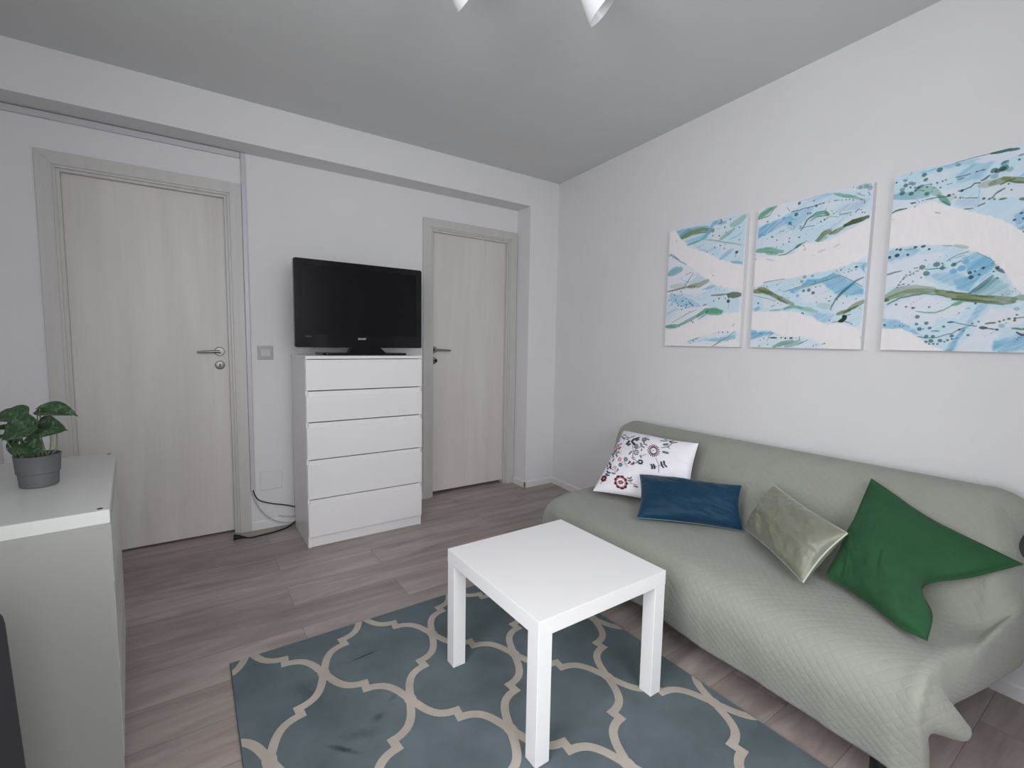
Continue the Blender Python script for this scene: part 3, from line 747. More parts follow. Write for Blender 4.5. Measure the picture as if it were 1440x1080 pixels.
wr = (fnoise(S_ * 3 + 5, (N_ + Z_) * 6 + 3, 41, 3) - .5) * .010
fall = (Z_ < .34) & (N_ > .8)
wr2 = (fnoise(S_ * 14, Z_ * 2, 43, 2) - .5) * .018 * np.clip((.36 - Z_) / .25, 0, 1) * (N_ > .7)
Nn = N_ + wr2; Zn = Z_ + wr * (N_ > .3) * (N_ < .9) * .7
Sn = S_ + (S_ > 2.84) * (fnoise(N_ * 9, Z_ * 5, 47, 2) - .5) * .012
Pw = np.empty(S_.shape + (3,)); Pw[..., 0] = CX + D1.x * Sn + N1.x * Nn; Pw[..., 1] = CY + D1.y * Sn + N1.y * Nn; Pw[..., 2] = Zn
du = np.concatenate([[0], np.cumsum(np.linalg.norm(np.diff(Pw[:, 80], axis=0), axis=1))]); mid = Pw.shape[0] // 2
dv = np.concatenate([[0], np.cumsum(np.linalg.norm(np.diff(Pw[mid], axis=0), axis=1))])
uvg = np.stack(np.meshgrid(du, dv, indexing='ij'), -1)
base = RW(2.0, .5, 0); Pw = Pw - np.array(base)
cov = grid_mesh('sofa_cover', Pw, M['cover'], uv=uvg); cov.location = base
md = cov.modifiers.new('thickness', 'SOLIDIFY'); md.thickness = .005; md.offset = 0
tag(cov, 'sage green quilted cover draped over the sofa along the right wall', 'sofa cover')

# ================================================================== CUSHIONS
def cushion(name, ctrl, T, Tb, mats, label, nu=72, edge=.0, piping=None, flange=0, paintcmd=None, seed=1, wrinkle=.006, pw=.42, concave=.02, nv=None):
    """ctrl: 3x3 control points (row = v from bottom to top, col = u left to right) in sofa coordinates"""
    C = np.array(ctrl, float)
    nv = nv or nu
    u = np.linspace(-1, 1, nu); v = np.linspace(-1, 1, nv)
    def q(t): return np.stack([t * (t - 1) / 2, 1 - t * t, t * (t + 1) / 2], -1)
    def cm(t, K):
        # Catmull-Rom weights over K control points, t in -1..1
        x = (t + 1) / 2 * (K - 1); i = np.clip(np.floor(x).astype(int), 0, K - 2); f = x - i; B = np.zeros((len(t), K))
        w = [.5 * (-f + 2 * f ** 2 - f ** 3), .5 * (2 - 5 * f ** 2 + 3 * f ** 3), .5 * (f + 4 * f ** 2 - 3 * f ** 3), .5 * (-f ** 2 + f ** 3)]
        for k in range(4): np.add.at(B, (np.arange(len(t)), np.clip(i + k - 1, 0, K - 1)), w[k])
        return B
    Bu = q(u) if C.shape[1] == 3 else cm(u, C.shape[1]); Bv = q(v) if C.shape[0] == 3 else cm(v, C.shape[0])
    S = np.einsum('ui,vj,jik->uvk', Bu, Bv, C)
    W3 = np.empty_like(S); W3[..., 0] = CX + D1.x * S[..., 0] + N1.x * S[..., 1]; W3[..., 1] = CY + D1.y * S[..., 0] + N1.y * S[..., 1]; W3[..., 2] = S[..., 2]
    Uu, Vv = np.meshgrid(u, v, indexing='ij')
    # pull the sides in a little between the corners
    cen = W3.mean((0, 1))
    pull = concave * ((Uu ** 6) * (1 - Vv ** 2) + (Vv ** 6) * (1 - Uu ** 2))
    W3 = W3 + (cen - W3) * pull[..., None] * 2
    Tu = np.gradient(W3, axis=0); Tv = np.gradient(W3, axis=1); Nr = np.cross(Tu, Tv); Nr /= np.linalg.norm(Nr, axis=-1, keepdims=True) + 1e-12
    camd = np.array([0, 0, 1.2]) - cen
    if (Nr[nu // 2, nv // 2] @ camd) < 0: Nr = -Nr
    g = (np.clip(1 - Uu ** 2, 0, 1) * np.clip(1 - Vv ** 2, 0, 1)) ** pw
    if flange: g = (np.clip(1 - (np.abs(Uu) / (1 - flange)) ** 2.2, 0, 1) * np.clip(1 - (np.abs(Vv) / (1 - flange)) ** 2.2, 0, 1)) ** pw
    ed = np.clip(1 - Uu ** 8, 0, 1) * np.clip(1 - Vv ** 8, 0, 1)
    # creases radiating from seams
    cr = (fnoise(Uu * 3 + Vv * 1.5 + 9, Vv * 2.5 + 4, seed, 3) - .5) * wrinkle * 2 + (fnoise(Uu * 7, Vv * 2.2 + Uu * 2, seed + 5, 2) - .5) * wrinkle * 1.2 * (np.abs(Vv) ** 1.5) + (fnoise(Uu * 2.2, Vv * 7, seed + 7, 2) - .5) * wrinkle * 1.2 * (np.abs(Uu) ** 1.5)
    F = W3 + Nr * (g * T + cr * ed * (g > 0))[..., None] + Nr * .0012
    Bk = W3 - Nr * (g * Tb)[..., None] - Nr * .0012
    org = Vector(cen); org.z = W3[..., 2].min()
    o3 = np.array(org)
    root = empty(name, org); tag(root, label, 'cushion', None)
    front = grid_mesh('front_fabric', F - o3, mats[0], root, col=paintcmd)
    back = grid_mesh('back_fabric', (Bk - o3)[:, ::-1], mats[1], root)
    # seam strip
    b = BM()
    loop = [(i, 0) for i in range(nu)] + [(nu - 1, j) for j in range(1, nv)] + [(i, nv - 1) for i in range(nu - 2, -1, -1)] + [(0, j) for j in range(nv - 2, 0, -1)]
    pts = [Vector(W3[i, j] - o3) for i, j in loop]
    if piping: 
        tube(b, pts + [pts[0]], piping[0], 8, False); obj('piping', b, piping[1], root, True)
    else:
        tube(b, pts + [pts[0]], .0018, 6, False); obj('seam', b, mats[0], root, True)
    return root
def mid3(bl, br, tl, tr, **ov):
    bl, br, tl, tr = map(np.array, (bl, br, tl, tr))
    g = [[bl, (bl + br) / 2, br], [(bl + tl) / 2, (bl + br + tl + tr) / 4, (br + tr) / 2], [tl, (tl + tr) / 2, tr]]
    for k, d in ov.items():
        r, c = int(k[1]), int(k[2]); g[r][c] = g[r][c] + np.array(d)
    return g
EMB = [
('d','M',1,13,[177,65,173,44,159,34,141,38,127,55,124,77,133,94,150,98,168,86]),
('d','P',1,8,[171,56,163,43,150,41,137,49,129,66,132,82,143,91,158,87,169,73]),
('d','w',1,6,[167,65,164,53,155,46,144,49,136,59,134,72,140,82,151,84,161,78]),
('d','M',1,13,[150,65]),
('d','P',1,7,[150,65]),
('d','K',1,3,[150,65]),
('s','G',1,3,[186,63,207,73,239,70]),
('s','G',1,3,[207,73,195,103]),
('s','G',1,8,[198,87,190,87]),
('s','G',1,8,[204,89,209,96]),
('s','G',1,8,[192,101,184,102]),
('s','G',1,8,[198,104,203,111]),
('s','G',1,9,[228,60,242,58]),
('s','M',1,5.5,[310,346,326,349]),
('s','M',1,5.5,[311,337,327,333]),
('s','M',1,5.5,[309,329,324,318]),
('s','M',1,5.5,[306,322,317,306]),
('s','M',1,5.5,[301,318,307,298]),
('s','M',1,5.5,[294,317,296,295]),
('s','M',1,5.5,[288,318,284,298]),
('s','M',1,5.5,[282,323,273,306]),
('s','M',1,5.5,[278,329,265,318]),
('s','M',1,5.5,[275,337,259,333]),
('s','M',1,5.5,[275,346,258,350]),
('s','M',1,5.5,[276,354,261,365]),
('s','M',1,5.5,[280,361,268,378]),
('s','M',1,5.5,[285,365,278,387]),
('s','M',1,5.5,[291,366,290,389]),
('s','M',1,5.5,[298,365,302,386]),
('s','M',1,5.5,[303,360,313,378]),
('s','M',1,5.5,[308,354,321,365]),
('d','K',1,4,[291,341]),
('s','G',1,3,[315,291,337,246,344,194]),
('s','K',1,3,[338,243,366,265]),
('s','K',1,9,[350,259,348,272]),
('s','K',1,9,[354,249,362,241]),
('s','K',1,9,[364,270,362,283]),
('s','K',1,9,[368,260,377,252]),
('s','K',1,3,[330,232,305,220]),
('s','K',1,9,[319,222,319,212]),
('s','K',1,9,[316,230,310,238]),
('s','K',1,9,[306,216,307,206]),
('s','K',1,9,[304,224,298,232]),
('d','M',1,9,[53,78,52,64,40,62,30,73,31,86,43,89]),
('d','P',1,6,[42,75]),
('s','K',1,3,[55,81,59,116]),
('s','K',1,8,[54,100,45,108]),
('s','K',1,8,[61,97,71,98]),
('s','K',1,8,[56,118,47,125]),
('s','K',1,8,[63,115,73,115]),
('s','M',1,3,[32,40,43,54]),
('s','M',1,10,[34,318,42,341]),
('s','M',1,10,[52,340,65,350]),
('s','M',1,10,[51,305,57,324]),
('s','M',1,10,[67,302,74,317]),
('s','M',1,10,[27,286,34,301]),
('s','M',1,10,[46,280,52,292]),
('s','M',1,10,[26,259,35,267]),
('s','M',1,10,[39,249,46,263]),
('s','M',1,10,[49,271,54,279]),
('d','P',1,6,[40,306,55,316,35,274,54,344,39,295]),
('s','G',1,9,[66,265,78,281]),
('s','G',1,9,[55,230,45,244]),
('s','G',1,9,[70,250,82,236]),
('s','G',1,9,[62,200,64,216]),
('s','G',1,5,[52,255,95,272]),
('s','K',1,13,[110,350,118,377]),
('s','K',1,13,[138,378,140,400]),
('s','K',1,13,[144,404,166,427]),
('s','K',1,13,[125,343,131,355]),
('s','K',1,13,[148,369,166,356]),
('s','K',1,13,[161,398,171,407]),
('s','G',1,8,[21,424,31,435]),
('s','G',1,8,[24,380,36,375]),
('s','G',1,8,[23,394,27,406]),
('s','G',1,8,[53,413,73,391]),
('s','G',1,8,[36,420,55,408]),
('s','G',1,8,[90,395,104,391]),
('s','G',1,8,[93,411,107,405]),
('s','G',1,8,[115,416,130,438]),
('s','G',1,8,[71,406,83,420]),
('s','G',1,8,[40,440,62,437]),
('s','P',1,5,[194,427,216,446,228,462]),
('d','G',1,8,[220,414,213,403,202,410,201,426,213,429]),
('s','G',1,11,[225,427,241,424]),
('d','G',1,6,[192,345,191,332,182,327,172,333,169,347,174,357,185,356]),
('d','P',1,9,[181,342]),
('d','M',1,4,[180,342]),
('d','G',1,6,[206,298,205,284,195,278,185,285,181,300,187,311,198,310]),
('d','M',1,4,[194,295]),
('s','G',1,3,[152,353,171,303,184,247]),
('s','G',1,9,[154,272,163,293]),
('s','G',1,3,[202,333,225,381]),
('s','G',1,8,[209,362,201,378]),
('s','G',1,8,[218,352,232,347]),
('s','G',1,8,[221,385,213,403]),
('s','G',1,8,[230,376,244,370]),
('s','G',1,3,[189,324,202,333,213,350]),
('s','K',1,5,[220,331,224,315]),
('s','G',1,3,[221,272,231,271,256,299]),
('s','G',1,4,[220,276,235,266]),
('s','G',1,4,[228,283,231,261]),
('s','G',1,4,[175,245,198,251]),
('s','G',1,4,[180,266,188,236]),
('d','P',1,6,[115,219,114,209,106,207,99,215,100,225,108,227]),
('d','G',1,6,[153,228,151,218,143,216,137,224,138,234,146,236]),
('d','G',1,6,[130,182,128,174,121,172,115,179,117,188,124,189]),
('s','G',1,3,[125,203,143,207,166,176]),
('s','P',1,4,[144,189,155,197]),
('s','M',1,8,[168,200,177,212]),
('s','M',1,8,[187,199,201,211]),
('s','M',1,6,[168,219,176,214]),
('s','M',1,6,[196,219,199,199]),
('d','K',1,8,[243,233,241,222,232,220,226,229,228,240,237,242]),
('d','w',1,6,[234,232]),
('s','G',1,4,[191,240,227,226]),
('s','G',1,7,[211,216,218,224]),
('s','G',1,9,[313,444,342,453]),
('s','G',1,9,[329,470,345,467]),
('s','G',1,15,[341,415,356,426]),
('s','G',1,15,[349,354,368,356]),
('s','K',1,4,[331,385,365,403,379,438,386,458]),
('s','K',1,9,[361,459,379,475]),
('s','K',1,9,[369,454,378,449]),
('s','M',1,8,[386,458,400,467]),
('s','G',1,5,[359,409,374,395]),
('s','K',1,8,[29,192,39,191]),
('s','K',1,8,[33,160,19,178]),
('s','K',1,8,[53,155,69,144]),
('s','K',1,8,[55,165,64,158]),
('s','K',1,8,[40,146,48,142]),
('s','K',1,8,[43,177,35,188]),
('s','K',1,8,[58,175,50,179]),
('s','P',1,4,[110,116,97,136,94,165]),
('s','P',1,8,[76,143,84,139]),
('s','P',1,7,[86,163,82,153]),
('s','P',1,7,[98,160,99,151]),
('s','G',1,8,[113,134,116,147]),
('s','G',1,9,[88,114,102,112])]
EMB = [tuple((('E' if (i == 1 and x == 'G') else x) for i, x in enumerate(c))) for c in EMB]
SCW, SCD = 1.25, 1.0
img = paint(EMB, 500, 500, 260, 260, (205, 202, 208), wob=0, soft=1.6)
cushion('floral_cushion', mid3((1.392, .708, .425), (1.84, .48, .425), (1.245, .36, .702), (1.77, .35, .728)), .072, .055, (M['embroid'], M['mauve']),
        'white cushion embroidered with dark red and grey flowers, at the far end of the sofa', nu=260, paintcmd=img, seed=3, wrinkle=.006, concave=.035)
cushion('blue_cushion', mid3((1.79, .775, .425), (2.108, .462, .42), (1.625, .60, .562), (2.046, .40, .595)), .066, .05, (M['blue'], M['blue']),
        'small rectangular petrol blue cushion leaning on the white floral cushion', nu=96, nv=64, seed=9, wrinkle=.008, piping=(.0028, M['pipe_teal']), concave=.032, pw=.42)
cushion('silver_cushion', mid3((2.105, .445, .425), (2.488, .70, .425), (2.160, .345, .620), (2.545, .56, .590)), .066, .05, (M['silver'], M['silver']),
        'small shiny grey-green satin cushion with cream piping between blue and green cushions', nu=96, nv=64, seed=15, wrinkle=.010, piping=(.0032, M['pipe_white']), concave=.032, pw=.42)
gc = [  # rows from the bottom edge up to the top edge, each from left to right
 [(2.502, .59, .43), (2.56, .60, .42), (2.649, .64, .42), (2.763, .71, .42), (2.829, .724, .425)],
 [(2.494, .50, .49), (2.56, .52, .475), (2.65, .57, .46), (2.745, .64, .445), (2.806, .625, .455)],
 [(2.487, .42, .555), (2.56, .45, .535), (2.63, .47, .515), (2.69, .505, .497), (2.742, .50, .480)],
 [(2.482, .335, .64), (2.56, .36, .605), (2.65, .39, .575), (2.73, .395, .55), (2.822, .395, .522)],
 [(2.478, .255, .722), (2.56, .26, .685), (2.663, .275, .638), (2.785, .295, .610), (2.908, .325, .585)]]
cushion('green_cushion', gc, .055, .03, (M['green'], M['green']),
        'large dark green cushion folded over at one side on the near end of the sofa', nu=110, seed=22, wrinkle=.009, flange=.05, concave=.01)

# ================================================================== PAINTED CANVASES
C1 = [
('p','b',0.8,[45,693,174,696,508,698,503,431,455,441,363,476,273,532,140,589]),
('p','B',0.6,[45,689,145,690,194,656,148,637,88,635]),
('p','B',0.5,[119,621,260,636,279,609,150,588]),
('p','W',0.5,[286,654,329,677,462,679,485,681,415,622,315,595]),
('p','W',0.5,[316,579,491,527,468,509,370,517]),
('s','t',0.7,22,[78,649,136,671,268,666]),
('s','o',0.85,20,[93,641,166,658,241,657,308,644]),
('s','B',0.9,14,[243,609,282,640,311,684,354,702]),
('s','t',0.8,8,[130,591,188,597,243,608]),
('s','g',0.5,24,[422,650,462,660,497,679]),
('s','g',0.55,14,[358,587,400,606,440,628]),
('s','k',0.7,9,[354,698,359,678,346,673]),
('s','t',0.5,12,[320,678,389,672]),
('s','B',0.6,14,[359,477,436,521]),
('s','t',0.6,12,[431,452,495,443]),
('s','l',0.6,10,[208,570,227,547,273,536,317,540]),
('s','o',0.8,5,[252,604,333,584,393,564,443,551,487,535]),
('d','k',0.8,5,[391,620,381,647,413,682,306,701,349,608,310,615,468,630,326,547,360,553,386,533,474,564]),
('s','B',0.8,6,[417,577,465,586,488,600]),
('d','k',0.9,11,[462,502]),
('s','k',0.8,3,[462,502,454,478]),
('d','k',0.8,7,[274,528]),
('p','W',0.85,[-6,559,20,563,145,475,293,381,508,307,513,184,349,192,102,115,0,92]),
('p','b',0.7,[0,312,93,321,220,286,343,338,494,272,493,185,384,183,259,244,127,220,-4,185]),
('p','B',0.45,[21,323,104,304,221,254,259,228,147,223,23,277]),
('p','B',0.6,[246,320,326,347,352,333,283,320]),
('p','l',0.6,[89,404,169,379,233,412,205,423,280,375,160,364]),
('p','b',0.6,[-5,194,78,206,59,174,8,142]),
('s','t',0.75,30,[5,439,46,450,97,457]),
('s','t',0.7,10,[10,556,63,523,135,480]),
('s','k',0.6,4,[0,545,26,558,74,518]),
('s','o',0.9,9,[5,333,72,339,141,347,208,347]),
('s','o',0.7,20,[160,348,236,352,289,370]),
('s','o',0.3,18,[30,360,140,362]),
('s','k',0.8,5,[122,343,159,388,190,426]),
('s','k',0.7,4,[133,419,176,431]),
('s','o',0.9,8,[319,286,371,284,429,285]),
('s','O',0.85,22,[430,279,494,276]),
('s','g',0.9,26,[297,195,349,196,384,187]),
('s','g',0.9,18,[234,175,288,203,392,194]),
('s','g',0.8,12,[102,123,179,153,252,185]),
('s','g',0.9,16,[4,117,51,118,102,121]),
('s','o',0.7,5,[45,141,120,172,177,197,228,210]),
('s','k',0.8,6,[240,155,289,180,305,210]),
('s','o',0.6,4,[6,198,87,224]),
('d','k',0.85,5,[58,307,108,324,120,267,81,258,91,243,70,277,43,254,151,243,112,239,18,277,147,227,370,265,336,254,410,264,430,266,118,217,193,148,203,140]),
('d','k',0.9,13,[429,247]),
('s','k',0.6,2,[431,240,433,206]),
('s','k',0.9,6,[169,258,204,232]),
('s','k',0.9,6,[264,232,291,238]),
('d','o',0.8,3,[318,325,348,320,370,312,399,312,345,307]),
('d','l',0.7,3,[182,305,210,301,238,302,266,294,27,188,69,186,109,180]),
('p','w',1,[-40,718,40,694,88,635,150,575,274,528,354,481,422,456,503,427,512,299,411,323,334,346,289,382,155,469,73,526,10,565,-33,567]),
('p','w',1,[-10,92,62,99,151,120,227,139,316,167,384,175,513,180,517,82,388,85,267,60,165,24,98,0,-6,-5]),
('p','b',0.9,[165,24,294,48,389,51,486,87,483,43,390,28,339,36,175,16]),
('p','B',0.6,[295,36,398,51,487,65,483,43,382,24]),
('s','o',0.8,6,[340,0,390,28,439,54,478,83]),
('s','g',0.7,7,[175,28,222,40,258,52]),
('d','k',0.8,5,[380,80,405,79,436,80,192,18,213,32,233,44]),
('p','w',1,[-6,7,156,8,340,9,488,39,521,-4,-6,-10]),
('s','o',0.8,6,[340,0,390,26]),
('d','k',0.6,4,[53,629,323,395,466,113,472,120])]
C2 = [
('p','b',0.75,[3,591,135,637,234,684,317,698,510,689,503,555,388,498,288,490,146,460,3,499]),
('p','B',0.75,[4,605,68,620,135,628,170,630,189,609,138,593,71,570,5,549]),
('p','B',0.4,[135,637,203,649,277,654,262,628,224,585,175,560,147,583]),
('p','W',0.75,[-3,697,96,689,200,696,258,691,142,657,62,634,1,619]),
('p','W',0.6,[312,654,391,648,378,632,342,611,314,625]),
('p','W',0.5,[6,535,140,549,212,515,98,493,7,517]),
('p','l',0.6,[361,611,432,635,495,625,470,596,380,599]),
('p','W',0.5,[361,551,497,590,499,563,385,539]),
('p','B',0.35,[347,546,404,571,394,557,359,535]),
('p','B',0.4,[259,678,317,695,359,683,306,680,271,671]),
('s','l',0.7,8,[201,687,258,689,317,695,352,687]),
('p','W',0.7,[359,691,509,692,508,663,429,674]),
('s','g',0.9,22,[-1,654,37,669,73,685]),
('s','g',0.7,18,[8,670,50,686,91,690]),
('s','g',0.8,10,[0,647,56,653,91,690]),
('s','g',0.7,14,[356,684,390,668,430,655]),
('s','g',0.6,12,[390,664,431,651,474,629]),
('s','t',0.6,8,[444,663,476,644]),
('s','t',0.4,24,[446,686,493,685]),
('s','G',0.9,9,[218,552,233,571,244,594,264,607,287,619,318,618]),
('s','g',0.8,18,[260,604,287,612,315,613,335,599]),
('s','G',0.8,8,[257,587,288,600,335,597]),
('s','k',0.9,5,[169,647,203,647,228,650,261,650,285,652,316,655]),
('d','k',0.9,4,[335,654,358,653,365,653,373,652,388,649,404,647,417,644,432,639,462,633,178,648,195,649,220,650,261,651,296,654,312,655]),
('d','G',0.9,13,[203,679,192,631]),
('d','B',0.95,16,[133,625]),
('d','G',0.85,12,[281,649,164,595]),
('d','k',0.85,6,[173,586,246,623,52,626,108,642,321,580,306,573,216,570,214,521,168,524,167,509,139,501,80,548,107,526,270,676,469,697,257,622]),
('d','G',0.5,14,[456,685,493,672,478,683]),
('s','k',0.9,7,[449,591,460,594]),
('s','k',0.9,5,[476,625,476,614]),
('s','O',0.9,6,[381,588,403,587,418,587]),
('d','k',0.9,4,[349,612,358,598,369,602,384,595,425,588,446,586,467,589,471,577,480,575,426,576,332,587,489,654,493,646,429,692]),
('s','k',0.8,3,[321,579,343,589,382,579]),
('s','k',0.7,4,[146,674,160,652]),
('s','k',0.8,4,[115,558,119,566,139,567]),
('s','k',0.7,4,[183,559,189,573,184,580]),
('s','k',0.9,5,[209,561,230,563,279,562]),
('s','k',0.8,4,[9,567,43,563]),
('s','O',0.7,6,[324,627,322,619,335,605]),
('s','O',0.5,12,[323,611,339,596]),
('s','o',0.85,22,[300,492,322,517,348,525]),
('s','o',0.8,20,[349,513,371,517,404,531]),
('s','O',1,22,[407,536,438,546,466,549,493,555]),
('s','O',0.9,5,[288,492,310,515,328,531,355,536]),
('s','g',0.5,22,[296,491,334,499]),
('s','O',0.8,7,[349,513,371,523]),
('s','g',0.85,26,[4,489,66,485,137,466]),
('s','g',0.7,18,[53,473,114,460]),
('s','G',0.9,8,[119,450,155,452,189,467,214,485,251,498]),
('s','G',0.8,12,[198,474,226,489]),
('s','b',0.8,14,[169,448,216,458,253,470]),
('s','G',0.7,4,[3,499,47,500,98,493]),
('d','o',0.7,3,[42,498,75,495,108,494,131,491]),
('p','w',1,[-5,458,101,446,191,447,247,488,296,484,351,480,423,516,504,543,505,397,452,369,360,353,-11,395]),
('s','l',0.6,10,[59,442,98,428]),
('s','l',0.8,8,[303,437,334,447]),
('s','l',0.6,8,[368,450,394,461]),
('s','l',0.5,7,[272,429,292,428]),
('d','k',0.6,5,[238,477,243,459]),
('s','o',0.6,3,[235,481,249,462]),
('d','k',0.7,7,[2,448]),
('p','w',1,[-13,431,451,373,360,351,240,339,52,330,43,308,-6,312]),
('p','b',0.8,[49,328,154,334,224,332,305,349,380,349,451,373,508,366,503,112,490,92,415,123,362,107,312,138,251,171,163,180,1,182,-4,269]),
('p','W',0.7,[228,265,333,291,399,232,351,201,249,216]),
('p','W',0.7,[400,326,496,344,501,272,457,296]),
('p','W',0.6,[389,170,407,223,498,221,496,201,430,168]),
('p','W',0.6,[47,251,124,232,184,210,154,189,59,199]),
('p','B',0.85,[239,300,267,319,324,317,377,337,400,326,348,307,285,296,244,290]),
('p','B',0.75,[333,295,400,322,446,297,499,256,497,233,444,233,391,245]),
('p','B',0.6,[-2,197,34,209,45,195,21,181]),
('p','B',0.5,[448,373,504,366,497,324,466,363]),
('p','B',0.4,[277,166,393,157,377,119,346,116,312,138]),
('p','B',0.4,[171,279,243,295,285,287,203,258]),
('s','G',0.9,5,[153,273,193,279,227,287,285,296,325,303,363,311,400,326]),
('s','k',0.8,4,[400,326,450,297,495,265]),
('s','O',0.6,5,[210,276,285,291,348,305,408,321]),
('s','k',0.8,5,[52,327,90,330,122,332,158,335]),
('d','k',0.9,4,[420,331,436,334,447,338,464,341,437,346,404,345,389,344,304,282,324,284,300,307,346,307,182,241,131,219,148,213,437,230,400,218,370,215,364,213,313,212,424,201,491,174,463,109,374,128,354,226,371,234,474,216]),
('d','k',0.9,9,[465,352]),
('s','k',0.8,5,[458,350,472,352]),
('d','G',0.85,12,[251,269,275,270,295,256]),
('d','B',0.9,13,[225,248,200,270]),
('d','G',0.6,12,[286,334,251,333,240,313]),
('d','G',0.9,14,[253,161]),
('d','k',0.8,9,[30,225]),
('s','k',0.8,5,[98,204,116,210]),
('d','B',0.8,14,[492,249]),
('s','G',0.75,10,[375,174,381,195,393,220]),
('s','G',0.85,13,[393,220,420,251,448,277]),
('s','G',0.8,10,[448,277,468,295,495,304]),
('s','B',0.7,8,[491,360,495,328]),
('s','o',0.9,34,[5,287,54,288,94,267]),
('s','O',0.7,16,[30,290,93,271,141,245]),
('s','o',0.75,24,[89,267,142,240,206,209]),
('s','O',0.6,12,[128,243,179,215]),
('s','o',0.7,6,[6,266,66,248,119,230]),
('d','O',0.8,5,[4,304,26,304,39,304,53,309,70,305]),
('s','g',0.7,16,[163,189,207,198,250,189]),
('s','g',0.5,20,[233,190,284,179,318,168]),
('s','g',0.7,8,[94,184,154,187]),
('s','G',0.8,4,[167,193,198,200]),
('s','g',0.25,30,[324,198,372,187]),
('s','o',0.85,18,[405,154,434,163,456,171]),
('s','o',0.7,24,[448,171,476,190,500,203]),
('s','O',0.8,10,[427,158,455,173,483,186]),
('s','D',1,26,[432,143,436,134]),
('s','D',1,18,[415,122,433,126]),
('s','D',0.9,5,[388,118,411,121]),
('s','D',0.9,5,[437,120,456,115]),
('s','D',0.9,5,[435,147,457,151]),
('p','w',1,[-4,182,164,175,235,168,295,143,321,125,358,107,416,110,490,92,512,-6,385,-2,277,47,216,56,162,60,100,87,66,87,-4,89]),
('p','b',0.9,[-4,89,66,82,100,87,143,65,101,56,53,51,-1,37]),
('p','B',0.8,[-4,88,26,89,32,75,100,84,124,72,77,63,1,41]),
('p','b',0.4,[78,46,302,47,352,25,329,1,31,0]),
('s','g',0.8,18,[124,4,164,23,217,35]),
('s','O',0.6,10,[151,7,205,24,252,38]),
('s','g',0.6,18,[183,7,227,19,261,29]),
('s','G',0.9,5,[244,17,261,27,283,38]),
('s','D',1,9,[102,50,139,49]),
('d','D',0.95,7,[160,50,181,47]),
('s','D',1,9,[201,47,216,48]),
('d','k',0.8,5,[247,53,249,44,71,46,53,37,50,8,94,16,360,24,50,71]),
('s','k',0.8,4,[91,32,99,61,119,75]),
('s','k',0.8,5,[350,20,364,24]),
('d','O',0.7,3,[171,53,189,51,234,47,264,49])]
